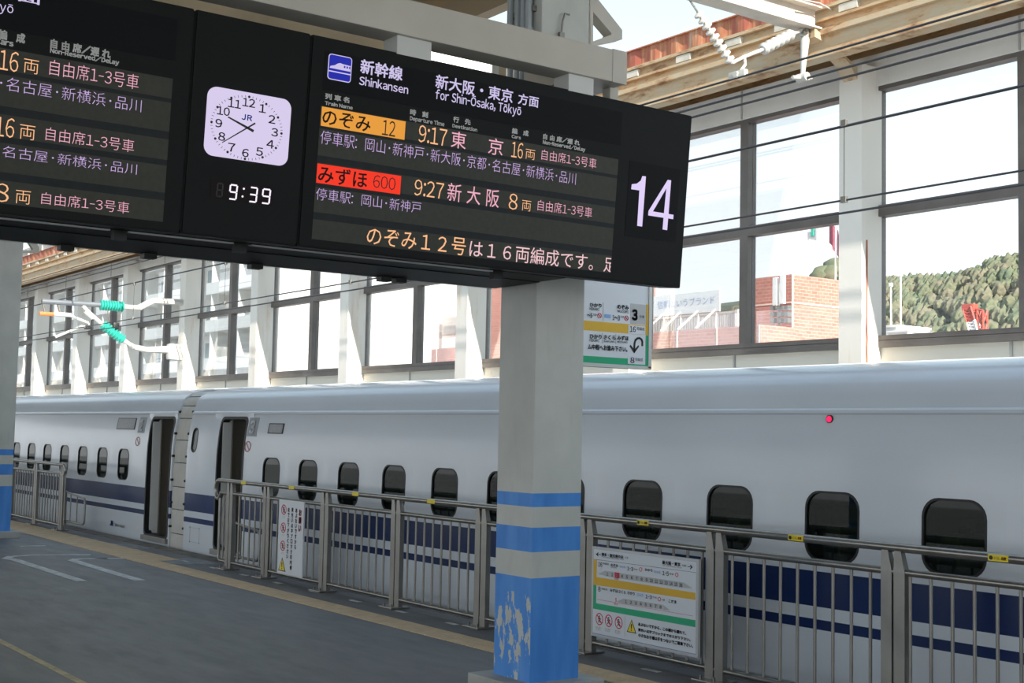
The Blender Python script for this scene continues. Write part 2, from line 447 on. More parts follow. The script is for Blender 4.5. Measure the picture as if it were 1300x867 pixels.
# track bed and ground
struct('track_bed', MB().box((-75, 7.5, -1.6), (14, 12.0, -1.3)), mat('ballast', (.20, .18, .16), .9, 0, .3, 8))
struct('ground', MB().box((-900, -500, -8.6), (500, 900, -8.4)), mat('city_ground', (.30, .30, .29), .9, 0, .2, .05))
obj('platform_base', MB().box((-75, -9, -8.4), (14, 7.0, -.25)), CONC, fl)

# the glazed wall: sill panels, header, fins, windows
wl = struct('wall_far', MB().box((-56, WY + .02, -8), (6, WY + .22, 2.93)), CREAM)
obj('sill_ledge', MB().box((-56, WY - .03, 2.87), (6, WY + .05, 2.955)), FRAMEM, wl)
obj('header_panel', MB().box((-56, WY - .06, 5.93), (6, WY + .2, 6.31)), mat('header_panel_white', (.84, .83, .79), .5, 0, .05, 2), wl)
hb = MB()
for k in range(-1, 10):
    x = FIN0 - BAY * k
    hb.box((x + 1.98, WY - .075, 5.93), (x + 2.0, WY - .055, 6.3))
    hb.box((x + 1.80, WY - .0, 2.2), (x + 1.83, WY + .021, 2.87))
objs('panel_joint', hb, CONC, wl)
girder = struct('trim_1', MB().box((-56, 11.34, 6.12), (6, 11.40, 6.40)).box((-56, 11.29, 6.36), (6, 11.48, 6.42)).box((-56, 11.29, 6.10), (6, 11.48, 6.15)), RUSTBEAM)
obj('girder_soffit', MB().box((-56, 11.46, 6.86), (6, WY + .3, 6.90)).box((-56, WY + .2, 6.2), (6, WY + .3, 6.9)), RUSTBEAM, girder)
fas = MB(); nx = 620; px_ = [(-56 + 62 * i / nx) for i in range(nx + 1)]
vs = []
for i, x in enumerate(px_):
    y = 11.40 + (.022 if (i // 2) % 2 else 0); vs += [(x, y, 6.74), (x, y, 6.955)]
fas.add(vs, [(2 * i, 2 * i + 2, 2 * i + 3, 2 * i + 1) for i in range(nx)])
fas.box((-56, 11.38, 6.95), (6, 11.46, 6.965))
eave = struct('trim_2', fas, RUSTRED)
obj('roof_sheet', MB().box((-56, 11.42, 6.90), (6, WY + .6, 6.95)), RUSTRED, eave)
obj('gutter_lip', MB().box((-56, 11.36, 6.68), (6, 11.45, 6.72)).box((-56, 11.36, 6.54), (6, 11.42, 6.57)).box((-56, 11.42, 6.40), (6, 11.46, 6.74)), RUSTBEAM, eave)
jm = mesh_of('eave_joist', MB().box((-.13, -.06, 0), (.13, .02, .085)), mat('joist_pale', (.60, .56, .48), .7, 0, .2, 4))
for i in range(62):
    inst('eave_joist', jm, (-50 + i * .9 + random.uniform(-.1, .1), 11.43, 6.585), eave)
finm = mesh_of('fin', MB().box((-.165, 0, -8), (.165, .42, 6.14)), FIN)
caps = mesh_of('fin_seam', MB().box((-.012, -.006, -2), (.012, 0, 6.1)), RUSTBEAM)
for k in range(-1, 10):
    x = FIN0 - BAY * k
    p = obj('wall_post', MB().box((x - .165, 11.93, 1.2), (x + .165, 12.0, 6.15)).box((x - .13, 12.0, 1.2), (x + .13, WY + .03, 6.15)), FIN)
    lb = {-1: 'cream wall post one bay past the forest window, away from the brick window', 0: 'cream wall post between the forest window and the red brick building window',
          1: 'cream wall post right behind the hanging car position sign', 2: 'cream wall post seen just past the near grey column, before the striped brick block',
          3: 'cream wall post two bays nearer than the post with the catenary bracket', 4: 'cream wall post one bay nearer than the post with the catenary bracket',
          5: 'cream wall post carrying the catenary bracket with turquoise insulators', 6: 'first cream wall post beyond the catenary bracket', 7: 'second cream wall post beyond the catenary bracket',
          8: 'third cream wall post beyond the catenary bracket', 9: 'fourth cream wall post beyond the catenary bracket'}[k]
    tag(p, lb, 'post', 'posts of the glazed wall')
    if k == 0: obj('rust_streak', MB().box((x + .131, 12.05, 2.6), (x + .135, 12.075, 4.1)), RUSTRED, p)
    # pilaster belongs to the wall
    obj('pilaster', MB().box((x - .32, WY - .02, 2.8), (x + .035, WY + .2, 5.95)), FIN, wl)
    # window of the bay to the +X side of the fin
    xl, xr = x + .03, x + BAY - .30
    w = struct('window_%d' % (k + 2), None, None, (xl, WY, 2.95))
    z0, z1, zt = 2.95, 5.93, 4.46
    ym = WY - .03
    fr = MB().box((xl, ym, z0), (xl + .09, WY + .12, z1)).box((xr - .09, ym, z0), (xr, WY + .12, z1))
    fr.box((xl, ym, z0), (xr, WY + .12, z0 + .06)).box((xl, ym, z1 - .05), (xr, WY + .12, z1))
    obj('window_frame', fr, FRAMEM, w)
    xm = (xl + xr) / 2 + .13
    obj('mullion', MB().box((xm - .07, ym, z0 + .06), (xm + .07, WY + .12, z1 - .05)), FRAMEM, w)
    for a, b in ((xl + .09, xm - .07), (xm + .07, xr - .09)):
        obj('transom', MB().box((a, ym, zt - .065), (b, WY + .12, zt + .065)), FRAMEM, w)
        for c, d in ((z0 + .06, zt - .065), (zt + .065, z1 - .05)):
            obj('pane', MB().box((a, WY + .05, c), (b, WY + .056, d)), GLASS, w)

# canopy over the platform
can = struct('ceiling', MB().box((-75, -9, 6.28), (14, 7.02, 6.34)), mat('canopy_sheet', (.66, .64, .58), .6, 0, .08, 1))
BROWN = rusty('canopy_beam_brown', (.36, .27, .17), (.18, .10, .05), .4, (.3, 1, 1), 2)
obj('edge_beam', MB().box((-75, 6.86, 5.76), (14, 7.0, 6.28)), BROWN, can)
for y in (4.6, 2.2, -.2, -2.6, -5.0, -7.4):
    obj('purlin', MB().box((-75, y - .05, 6.08), (14, y + .05, 6.28)), BROWN, can)
for k in range(-1, 5):
    x = -7.515 - 4.785 * k
    obj('rafter', MB().box((x - .1, -9, 5.86), (x + .1, 6.9, 6.1)), BEAMP, can)

# ================================================================== columns
def column(cx, label, seq):
    hw = .215; cy = 5.69
    t = thing('platform_column', (cx, cy, 0), label, 'column')
    sh = MB().bbox((cx - hw, cy - hw, .09), (cx + hw, cy + hw, 6.0), .012)
    obj('shaft', sh, MATS['column_paint'], t)
    obj('plinth', MB().bbox((cx - .345, cy - .345, -.01), (cx + .345, cy + .345, .1), .012), CONC, t)
    # knee brace carrying the canopy edge
    y0 = cy + hw
    br = MB(); fr = Frame((cx + .05, 0, 0), (0, 1, 0), (0, 0, 1))
    outer = [(y0 - .01, 4.55), (y0 + .30, 4.595), (y0 + .30, 4.68), (y0 - .01, 5.10)]
    inner = [(y0 + .012, 4.59), (y0 + .19, 4.625), (y0 + .20, 4.64), (y0 + .012, 4.90)]
    KB = [[(750, 58), (790, 50), (790, 38), (749, -14)], [(753, 52.5), (775, 44.5), (776.5, 42.5), (753, 15)]]
    if seq == 0: outer, inner = [[fr.uv(p) for p in q] for q in KB]
    br.ring(fr, outer, inner, -.10, 0); obj('knee_brace', br, BEAMP, t)
    obj('brace_arm', MB().box((cx - .1, y0, 5.55), (cx + .1, 6.9, 5.9)), BEAMP, t)
    return t
column(-7.515, 'grey square column with flaking blue paint beside the departure board', 0)
column(-21.87, 'grey square column with blue bands standing by the far fence end', 1)
cd = thing('conduit_bundle', (-7.5, 5.43, 4.3), 'bundle of grey conduits running up the grey column above the beam', 'pipes')
for i, x in enumerate((-7.62, -7.53, -7.46, -7.40)):
    mb = MB().tube([(x, 5.435, 4.2), (x, 5.435, 5.865)], .026 if i else .022, 8)
    mb.tube([(x, 5.435, 4.62), (x, 5.435, 4.68)], .036, 8); obj('conduit', mb, mat('conduit_grey', (.42, .47, .50), .4, .3, .1, 4), cd, 40)
objs('clip', MB().box((-7.66, 5.44, 4.80), (-7.36, 5.475, 4.84)).box((-7.66, 5.44, 5.2), (-7.36, 5.475, 5.24)), STEELP, cd)
hk = thing('wire_hook', (-7.28, 5.7, 4.55), 'small dark metal hook fixed on the column above the beam', 'hook')
obj('hook_body', MB().box((-7.305, 5.62, 4.50), (-7.27, 5.66, 4.66)), STEELP, hk)
obj('hook_wire', MB().tube([(-7.28, 5.64, 4.66), (-7.27, 5.64, 4.74), (-7.27, 5.66, 4.80), (-7.27, 5.70, 4.80)], .008, 6), STEELP, hk)

# ================================================================== overhead beams
XB = -6.62
bz0 = onX(795, 107.5, XB).z; bz1 = onX(795, 66.5, XB).z; by1 = onX(795, 90, XB).y
ob = thing('overhead_beam', (-6.8, 2.5, bz0), 'grey box beam the departure board hangs from, crossing in front of the column', 'beam')
obj('beam_body', MB().bbox((XB - .20, -4.0, bz0), (XB, by1, bz1), .012), BEAMP, ob)
obj('end_plate', MB().box((XB - .02, by1 - .12, bz0 - .002), (XB + .004, by1 + .002, bz1 + .002)), BEAMP, ob)
obj('column_bracket', MB().box((-7.31, 5.35, bz0 + .02), (XB - .18, 5.75, bz1 - .03)), BEAMP, ob)
ob2 = thing('overhead_beam', (-8.3, 2.5, bz0), 'tan steel beam running behind the departure board past the column', 'beam')
obj('beam_body', MB().bbox((-8.35, -4.0, bz0 + .10), (-8.05, 6.3, bz1 + .22), .012), mat('tan_paint', (.52, .42, .28), .6, 0, .15, 2), ob2)
fx = thing('ceiling_lamp', (-7.98, 5.3, 4.5), 'lit fluorescent lamp behind the departure board under the tan beam', 'lamp')
a = onX(540, 74, -7.95); b = onX(622, 88, -7.95)
obj('lamp_tube', MB().bbox((-8.01, onX(525, 70, -7.95).y, (a.z + b.z) / 2 - .02), (-7.93, b.y, (a.z + b.z) / 2 + .055), .012), emit('lamp_white', (1, .93, .84), 3.0), fx)
obj('lamp_holder', MB().box((-8.04, onX(520, 70, -7.95).y, (a.z + b.z) / 2 + .05), (-7.90, b.y + .06, (a.z + b.z) / 2 + .10)).box((-8.02, b.y, (a.z + b.z) / 2 - .04), (-7.92, b.y + .06, (a.z + b.z) / 2 + .06)), WHITEP, fx)

# ================================================================== departure board
TILT = math.radians(4.9)
BF = Frame((-6.75, 0, 2.838), (0, 1, 0), (math.sin(TILT), 0, math.cos(TILT)))
BH = 1.213; BR = 6.324; BL = -.32; J1, J2 = 2.655, 3.351
bd = thing('departure_board', (-6.9, 3, 2.838), 'wide black departure board with a clock and glowing train times over the platform', 'departure board')
def slab(u0, u1, v0, v1, d0, d1, w=.0):
    mb = MB(); P = [BF.at(u, v, d) for d in (d0, d1) for u, v in ((u0, v0), (u1, v0), (u1, v1), (u0, v1))]
    return mb.add(P, [(3, 2, 1, 0), (4, 5, 6, 7), (0, 1, 5, 4), (1, 2, 6, 5), (2, 3, 7, 6), (3, 0, 4, 7)])
for u0, u1 in ((BL, J1 - .004), (J1 + .004, J2 - .004), (J2 + .004, BR)):
    mb = MB(); mb.poly(BF, rrect(u0, 0, u1, BH, .012, 4), -.20, -.008); mb.poly(BF, rrect(u0 + .008, .008, u1 - .008, BH - .008, .012, 4), -.008, 0)
    mb.quad(*[BF.at(u, v, -.2) for u, v in ((u0, 0), (u0, BH), (u1, BH), (u1, 0))])
    obj('housing', mb, BLACK, bd)
obj('housing_core', slab(BL + .02, BR - .03, .02, BH - .02, -.19, -.012), BLACK, bd)
rear = MB().box((-7.76, BL, 2.845), (-7.22, 5.44, 4.0)).box((-7.24, BL, 2.85), (-6.93, 5.44, 2.95))
obj('rear_housing', rear, BLACK, bd)
tr = MB()
for u0, u1 in ((-.2, 1.6), (1.75, 2.34), (2.44, 3.05), (3.16, 4.85)):
    tr.add([BF.at(u0, -.012, -.19), BF.at(u1, -.012, -.19), BF.at(u1, -.012, -.235), BF.at(u0, -.012, -.235), BF.at(u0, .03, -.19), BF.at(u1, .03, -.19), BF.at(u1, .03, -.235), BF.at(u0, .03, -.235)],
           [(0, 1, 2, 3), (7, 6, 5, 4), (0, 4, 5, 1), (1, 5, 6, 2), (2, 6, 7, 3), (3, 7, 4, 0)])
objs('bottom_trim', tr, ALU, bd)
cl = MB()
for y in (1.65, 2.4, 3.1, 4.9): cl.box((-7.0, y - .035, 2.80), (-6.95, y + .035, 2.85))
for y in (2.35, 2.85, 3.55, 4.5, 4.62): cl.box((-7.77, y - .04, 2.815), (-7.70, y + .04, 2.86))
objs('clip', cl, RUBBER, bd)
obj('rear_trim', MB().box((-7.775, BL, 2.843), (-7.76, 5.42, 2.875)), ALU, bd)
# stubs between the beam and the board
for pa, pb, in (((504, 60), (548, 60)), ((722, 100), (754, 100))):
    y0 = onX(pa[0], pa[1], XB - .03).y; y1 = onX(pb[0], pb[1], XB - .03).y
    obj('hanger', MB().bbox((XB - .19, y0, 4.0), (XB - .03, y1, bz0 + .01), .008), STUBP, bd)
y0 = onX(768, 110, XB - .2).y
obj('hanger', MB().box((XB - .2, y0 - .02, 4.0), (XB - .12, y0 + .05, bz0 + .01)), BEAMP, bd)

def face_poly(pxs, m, name, d=.003, par=None):
    mb = MB(); mb.poly(BF, [BF.uv(p) for p in pxs], 0, d); return obj(name, mb, m, par or bd)
def rect_px(a, b, m, name, d0=0, d=.002, r=0, par=None):
    (u0, v0), (u1, v1) = BF.uv(a), BF.uv(b)
    mb = MB(); mb.poly(BF, rrect(u0, v0, u1, v1, r, 5) if r else [(u0, v0), (u1, v0), (u1, v1), (u0, v1)], d0, d); return obj(name, mb, m, par or bd)
c2 = crop(390, 50, 2.89); c3 = crop(380, 0, 2.2815); c1 = crop(0, 0, 2.89); cr = crop(690, 160, 3.94); ck = crop(250, 100, 5.1); cl5 = crop(0, 0, 8.667)
# right hand display: dark title window, LED rows
u0 = BF.uv(c2(66, 40))[0]; u1 = BF.uv(cr(386, 60))[0]
v1 = BF.uv(c2(66, 40))[1]; v0 = BF.uv(c2(66, 185))[1]
obj('title_window', slab(u0, u1, v0, v1, 0, .0015), PANELB, bd)
ul = BF.uv((409, 145))[0] - .012; ur = BF.uv(cr(374, 170))[0]
bands = [tuple(BF.uv(cr(x, y))[1] for y in ys) for x, ys in ((372, (167, 247)), (362, (262, 378)), (355, (408, 490)), (348, (512, 620)), (340, (650, 735)))]
obj('led_ground', slab(ul, ur, bands[-1][1] - .002, bands[0][0] + .002, 0, .001), LEDGAP, bd)
for a, b in bands: obj('led_row', slab(ul, ur, b, a, .001, .0018), LEDBG, bd)
# left hand display of the same make
dl = BF.uv(c1(633, 300))[0] - ur
obj('title_window', slab(u0 + dl, BF.uv(c1(645, 180))[0], v0, v1, 0, .0015), PANELB, bd)
obj('led_ground', slab(ul + dl, ur + dl, bands[-1][1] - .002, bands[0][0] + .002, 0, .001), LEDGAP, bd)
for a, b in bands: obj('led_row', slab(ul + dl, ur + dl, b, a, .001, .0018), LEDBG, bd)
# bullet train pictogram
cA_ = crop(400, 60, 8.667); ic = [BF.uv(cA_(*p)) for p in ((131, 346), (408, 118))]
(iu0, iv0), (iu1, iv1) = ic
pic = MB(); pic.poly(BF, rrect(iu0, iv0, iu1, iv1, .018), 0, .003); pico = obj('pictogram', pic, LITT, bd)
w_ = .005
obj('pictogram_field', MB().poly(BF, rrect(iu0 + w_, iv0 + w_, iu1 - w_, iv1 - w_, .014), .003, .004), LITB, pico)
iw, ih = iu1 - iu0, iv1 - iv0
def iuv(pts): return [(iu0 + a * iw, iv0 + b * ih) for a, b in pts]
obj('pictogram_train', MB().poly(BF, iuv([(.06, .44), (.95, .44), (.95, .66), (.60, .68), (.50, .70), (.40, .67), (.28, .58), (.10, .52)]), .004, .005)
    .poly(BF, iuv([(.04, .30), (.96, .30), (.96, .345), (.04, .345)]), .004, .005), LITT, pico)
objs('pictogram_window', MB().poly(BF, iuv([(.66, .54), (.72, .54), (.72, .62), (.66, .62)]), .005, .006).poly(BF, iuv([(.77, .54), (.83, .54), (.83, .62), (.77, .62)]), .005, .006).poly(BF, iuv([(.88, .54), (.93, .54), (.93, .62), (.88, .62)]), .005, .006)
    .poly(BF, iuv([(.06, .395), (.96, .395), (.96, .425), (.06, .425)]), .004, .005), LITB, pico)
cA = crop(400, 60, 8.667); cB = crop(540, 80, 8.667); cC = crop(510, 140, 8.667); cD = crop(630, 155, 8.667); cE = crop(390, 180, 8.667); cF = crop(520, 210, 8.667); cG = crop(640, 240, 7.227); cH = crop(450, 270, 6.5)
R_ = lambda s, a, b, m, **k: tpx(s, BF, a, b, m, bd, **k)
R_('新幹線', cA(492, 283), cA(966, 220), LITT, bold=.02)
R_('Shinkansen', cA(480, 412), cA(1026, 420), LITT, bold=.012)
R_('新大阪・東京', cB(105, 275), cB(965, 298), LITT, bold=.014)
R_('方面', cB(1015, 450), cB(1248, 376), LITT, bold=.014)
R_('for Shin-Ōsaka, Tōkyō', cB(103, 424), cB(1057, 466), LITT, bold=.010)
HB = dict(bold=.042)
R_('列 車 名', cA(106, 568), cA(378, 552), HEADR, **HB); R_('Train Name', cA(104, 632), cA(413, 645), HEADR, **HB)
R_('時　刻', cA(1040, 743), cA(1243, 714), HEADR, **HB); R_('Departure Time', cA(1038, 815), cB(208, 650), HEADR, **HB)
R_('行　先', cB(302, 650), cB(497, 622), HEADR, **HB); R_('Destination', cB(293, 708), cB(570, 716), HEADR, **HB)
R_('編　成', cB(948, 775), cB(1135, 746), HEADR, **HB); R_('Cars', cB(945, 825), cB(1050, 805), HEADR, **HB)
R_('自 由 席／遅 れ', cD(510, 188), cD(918, 200), HEADR, **HB); R_('Non-Reserved/Delay', cD(508, 252), cD(978, 278), HEADR, **HB)
rect_px(cA(60, 862), cA(995, 817), BOXOR, 'led_name_field', .0018, .0025)
R_('のぞみ', c2(53, 311), c2(234, 287), INKBRN, bold=.012); R_('12', c2(273, 350), c2(325, 302), INKBRN)
R_('9:17', cC(178, 347), cC(500, 213), LORAN, bold=-.006)
R_('東', cC(535, 405), cC(712, 252), LPINK); R_('京', cC(945, 478), cC(1118, 325), LPINK)
R_('16', cD(160, 385), cD(298, 234), LORAN, bold=-.006); R_('両', cD(316, 402), cD(427, 312), LORAN, bold=-.01)
R_('自由席1-3号車', cD(493, 412), cD(1103, 405), LPINK, bold=-.010)
R_('停車駅:  岡山･新神戸･新大阪･京都･名古屋･新横浜･品川', c2(47, 382), cD(878, 560), LPURP, bold=-.012)
rect_px(cE(97, 450), cE(1033, 377), BOXRD, 'led_name_field', .0018, .0025)
R_('みずほ', cE(112, 440), cE(665, 336), INKDR, bold=.012); R_('600', cE(718, 502), cE(975, 398), INKDR, bold=-.006)
R_('9:27', cF(45, 327), cF(378, 197), LORAN, bold=-.006)
R_('新 大 阪', cF(408, 388), cF(990, 274), LPINK)
R_('8', cF(1083, 480), cF(1192, 318), LORAN, bold=-.006); R_('両', cG(158, 195), cG(247, 112), LORAN, bold=-.01)
R_('自由席1-3号車', cG(303, 195), cG(808, 171), LPINK, bold=-.010)
R_('停車駅:  岡山･新神戸', cE(92, 636), cE(1255, 666), LPURP, bold=-.012)
R_('のぞみ１２号', cH(95, 262), cH(922, 213), LORAN)
R_('は１６両編成です。', cH(943, 363), cG(820, 603), LSCRO)
R_('足', cG(908, 758), cG(1025, 640), LSCRO, clip_u=ur - .003)
# platform number
rect_px(cr(405, 550), cr(684, 218), PANELB, 'number_window', 0, .0015)
for pts in ([(440, 291), (437, 316), (478, 322), (467, 499), (492, 503), (511, 252), (493, 250), (485, 273), (465, 288)],
            [(522, 447), (524, 424), (620, 269), (637, 272), (624, 440), (649, 444), (647, 466), (622, 462), (617, 521), (594, 517), (599, 459), (601, 436), (613, 312), (546, 427), (601, 436), (599, 459)]):
    obj('character', MB().add([BF.at(*BF.uv(cr(*p)), .003) for p in pts], [tuple(range(len(pts)))]), LITW, bd)
# left display lettering
L_ = lambda s, a, b, m, **k: tpx(s, BF, c1(*a), c1(*b), m, bd, **k)
tpx('方面', BF, (-13, -6), (52.5, -7), LITT, bd, bold=.012)
tpx('Tōkyō', BF, (-30, 12), (17.5, 4.8), LITT, bd)
L_('編　成', (-8, 143), (93, 125), HEADR, **HB); L_('Cars', (-18, 160), (50, 150), HEADR, **HB)
L_('自 由 席／遅 れ', (183, 176), (407, 183), HEADR, **HB); L_('Non-Reserved/Delay', (182, 198), (437, 220), HEADR, **HB)
L_('16', (-5, 255), (70, 193), LORAN, bold=-.008); L_('両', (85, 265), (143, 224), LORAN, bold=-.01)
L_('自由席1-3号車', (180, 274), (510, 276), LPINK, bold=-.012)
L_('･名古屋･新横浜･品川', (-2, 328), (520, 366), LPURP, bold=-.014)
L_('16', (-20, 498), (55, 436), LORAN, bold=-.008); L_('両', (70, 508), (130, 464), LORAN, bold=-.01)
L_('自由席1-3号車', (166, 514), (493, 514), LPINK, bold=-.012)
L_('･名古屋･新横浜･品川', (-16, 572), (503, 602), LPURP, bold=-.014)
L_('8', (-22, 738), (35, 676), LORAN, bold=-.008); L_('両', (55, 745), (113, 703), LORAN, bold=-.01)
L_('自由席1-3号車', (150, 748), (475, 743), LPINK, bold=-.012)
# clock
(ku0, kv0), (ku1, kv1) = BF.uv(ck(40, 490)), BF.uv(ck(612, 140))
clk = obj('clock_face', MB().poly(BF, rrect(ku0, kv0, ku1, kv1, .055, 8), 0, .006), CLKF, bd)
kc = BF.uv(ck(322, 314)); kr = (BF.uv(ck(540, 355))[0] - BF.uv(ck(87, 280))[0]) / 2
krv = (BF.uv(ck(330, 117))[1] - BF.uv(ck(302, 518))[1]) / 2; kc = (kc[0], (BF.uv(ck(330, 117))[1] + BF.uv(ck(302, 518))[1]) / 2)
km = MB()
for i in range(60):
    a = math.radians(90 - i * 6); R0 = kr
    x, y = kc[0] + R0 * math.cos(a), kc[1] + krv * math.sin(a)
    if i % 5 == 0: km.poly(BF, circ(x, y, .0075, 8), .006, .007)
    else:
        dx, dy = math.cos(a) * .006, math.sin(a) * .006; nx_, ny_ = -math.sin(a) * .0012, math.cos(a) * .0012
        km.poly(BF, [(x - dx - nx_, y - dy - ny_), (x + dx - nx_, y + dy - ny_), (x + dx + nx_, y + dy + ny_), (x - dx + nx_, y - dy + ny_)], .006, .007)
obj('minute_marks', km, INK, clk, kind='stuff')
for h in range(1, 13):
    a = math.radians(90 - h * 30); r = kr * .80; x, y = kc[0] + r * math.cos(a), kc[1] + krv * .81 * math.sin(a)
    text_data(str(h), .012); hw = .0235 * text_data.aspect * (1.25 if h < 10 else 1.1)
    txt(str(h), BF, (x - hw, y - .0235), (x + hw, y + .0235), INK, clk, bold=.012, d=.0075, name='numeral')
def hand(ang, l0, l1, w, name):
    a = math.radians(90 - ang); c, s_ = math.cos(a), math.sin(a)
    P = [(kc[0] + c * l - s_ * q, kc[1] + s_ * l + c * q) for l, q in ((l0, -w), (l1, -w * .5), (l1, w * .5), (l0, w))]
    obj(name, MB().poly(BF, P, .010, .012), INK, clk)
hand(289.5, -.04, kr * .60, .0075, 'hour_hand'); hand(234, -.055, kr * .84, .0045, 'minute_hand')
ju = BF.uv(ck(285, 265)); jv = BF.uv(ck(356, 238))
txt('JR', BF, ju, jv, mat('clock_blue', (.06, .14, .62), .5, 0, .02, 2), clk, bold=.03, d=.0075, spacing=1.25)
# digital time
dg = rect_px(ck(82, 775), ck(500, 700), mat('digital_window', (.012, .008, .009), .5, 0, .05, 3, spec=.12), 'digital_clock', 0, .0015)
SEG = {'9': 'abcdfg', '3': 'abcdg', '8': 'abcdefg'}
def digit(ch, u, v, w, h, m):
    mb = MB(); t = .0085; g = .002; s_ = .006
    def pt(x, y): return (u + x + y * .05, v + y)
    seg = {'a': ((g, h), (w - g, h), 0), 'g': ((g, h / 2), (w - g, h / 2), 0), 'd': ((g, 0), (w - g, 0), 0), 'b': ((w, h / 2 + g), (w, h - g), 1), 'c': ((w, g), (w, h / 2 - g), 1), 'e': ((0, g), (0, h / 2 - g), 1), 'f': ((0, h / 2 + g), (0, h - g), 1)}
    for c in SEG[ch]:
        (x0, y0), (x1, y1), vert = seg[c]; q = t / 2
        P = [(x0 - q, y0), (x0, y0 + q * .6), (x0 + q, y0), (x1 + q, y1), (x1, y1 - q * .6 if 0 else y1), (x1 - q, y1)] if vert else [(x0, y0 - q), (x1, y1 - q), (x1, y1 + q), (x0, y0 + q)]
        if vert: P = [(x0 - q, y0), (x0 + q, y0), (x1 + q, y1), (x1 - q, y1)]
        mb.poly(BF, [pt(*p) for p in P], .0015, .003)
    obj('digit', mb, m, dg)
for ch, a, b in (('9', (200, 778), (268, 690)), ('3', (330, 795), (398, 707)), ('9', (412, 805), (482, 718))):
    A, B = BF.uv(ck(*a)), BF.uv(ck(*b)); digit(ch, A[0] + .006, A[1] + .002, B[0] - A[0] - .016, B[1] - A[1] - .004, LEDW)
A, B = BF.uv(ck(125, 760)), BF.uv(ck(165, 680)); digit('8', A[0], A[1], B[0] - A[0], B[1] - A[1], mat('unlit_segment', (.010, .008, .009), .5, 0, .02, 3))
A, B = BF.uv(ck(303, 712)), BF.uv(ck(294, 762))
objs('colon_dot', MB().poly(BF, circ(A[0], A[1], .006, 8), .0015, .003).poly(BF, circ(B[0], B[1], .006, 8), .0015, .003), LEDW, dg)

# ================================================================== hanging car-position sign behind the column
HX = -8.2
HF = Frame((HX, 0, 0), (0, 1, 0), (0, 0, 1)); ch = crop(730, 350, 6.667)
hu0 = onX(652, 410, HX).y; hu1 = HF.uv(ch(634, 400))[0]; hv0 = HF.uv(ch(634, 785))[1]; hv1 = HF.uv(ch(634, 60))[1]
hs = thing('hanging_sign', (HX, 6, hv0), 'white hanging sign with yellow and green bands showing where car 3 stops', 'sign')
obj('sign_panel', MB().box((HX - .06, hu0, hv0), (HX, hu1, hv1)), BOARDW, hs)
fw = .02
obj('sign_frame', MB().box((HX - .07, hu1 - fw, hv0), (HX + .012, hu1 + .012, hv1)).box((HX - .07, hu0, hv0 - .012), (HX + .012, hu1 + .012, hv0 + .014)), STUBP, hs)
objs('suspension_rod', MB().tube([(HX - .03, hu0 + .42, hv1 - .02), (HX - .03, hu0 + .42, bz0 + .12)], .015, 8).tube([(HX - .03, hu0 + .1, hv1 - .02), (HX - .03, hu0 + .1, bz0 + .12)], .015, 8), STEELP, hs)
def hrect(a, b, m, name, d=.002, left=None):
    A, B = HF.uv(ch(*a)), HF.uv(ch(*b)); u0 = A[0] if left is None else left
    obj(name, MB().poly(HF, [(u0, A[1]), (B[0], A[1]), (B[0], B[1]), (u0, B[1])], 0, d), m, hs)
hrect((105, 462), (627, 425), YEL, 'yellow_band', left=hu0); hrect((600, 500), (627, 247), YEL, 'yellow_band', .0032)
hrect((100, 735), (622, 712), GRN, 'green_band', left=hu0); hrect((595, 765), (624, 506), GRN, 'green_band', .0032)
hrect((466, 405), (598, 247), INKG, 'number_field')
hrect((448, 488), (592, 430), BOARDW, 'white_field', .004); hrect((445, 745), (592, 688), BOARDW, 'white_field', .004)
H_ = lambda s, a, b, m=INK, **k: tpx(s, HF, ch(*a), ch(*b), m, hs, **dict(dict(d=.006), **k))
H_('ひかり', (122, 262), (222, 238), bold=.03); H_('HIKARI', (120, 290), (204, 275), bold=.01); H_('のぞみ', (355, 282), (452, 253), bold=.03); H_('NOZOMI', (357, 310), (450, 296), bold=.01)
H_('~5', (100, 355), (143, 316), bold=.02); H_('号車', (148, 340), (182, 322)); H_('1~3', (314, 376), (376, 336), bold=.02); H_('号車', (380, 358), (410, 340))
H_('3', (478, 378), (528, 286), bold=.05); H_('号車', (540, 358), (584, 336)); H_('16', (460, 476), (510, 430), bold=.01); H_('両編成', (518, 462), (586, 438)); H_('8', (464, 738), (500, 692), bold=.01); H_('両編成', (505, 722), (570, 698))
H_('ひかり', (122, 532), (222, 500), bold=.03); H_('さくら', (238, 540), (340, 507), bold=.03); H_('みずほ', (354, 545), (450, 512), bold=.03)
H_('HIKARI', (120, 556), (202, 540), bold=.01); H_('SAKURA', (238, 562), (334, 552), bold=.01); H_('MIZUHO', (355, 568), (440, 556), bold=.01)
H_('ム中程へお進み下さい。', (106, 624), (440, 600), bold=.03)
for a in ((206, 338), (434, 360)):
    A = HF.uv(ch(*a)); obj('no_smoking_mark', MB().ring(HF, circ(A[0], A[1], .022, 16), circ(A[0], A[1], .017, 16), 0, .004).poly(HF, [(A[0] - .014, A[1] + .010), (A[0] - .010, A[1] + .014), (A[0] + .014, A[1] - .010), (A[0] + .010, A[1] - .014)], 0, .004), INKR, hs)
A, B = HF.uv(ch(250, 355)), HF.uv(ch(300, 330)); obj('blue_tag', MB().poly(HF, [(A[0], A[1]), (B[0], A[1]), (B[0], B[1]), (A[0], B[1])], 0, .003), INKLB, hs)
dv = MB()
for a, b in (((236, 385), (236, 226)), ((230, 570), (230, 485)), ((344, 578), (344, 495))):
    A, B = HF.uv(ch(*a)), HF.uv(ch(*b)); dv.poly(HF, [(A[0] - .002, A[1]), (A[0] + .002, A[1]), (A[0] + .002, B[1]), (A[0] - .002, B[1])], 0, .003)
objs('divider', dv, INKG, hs)
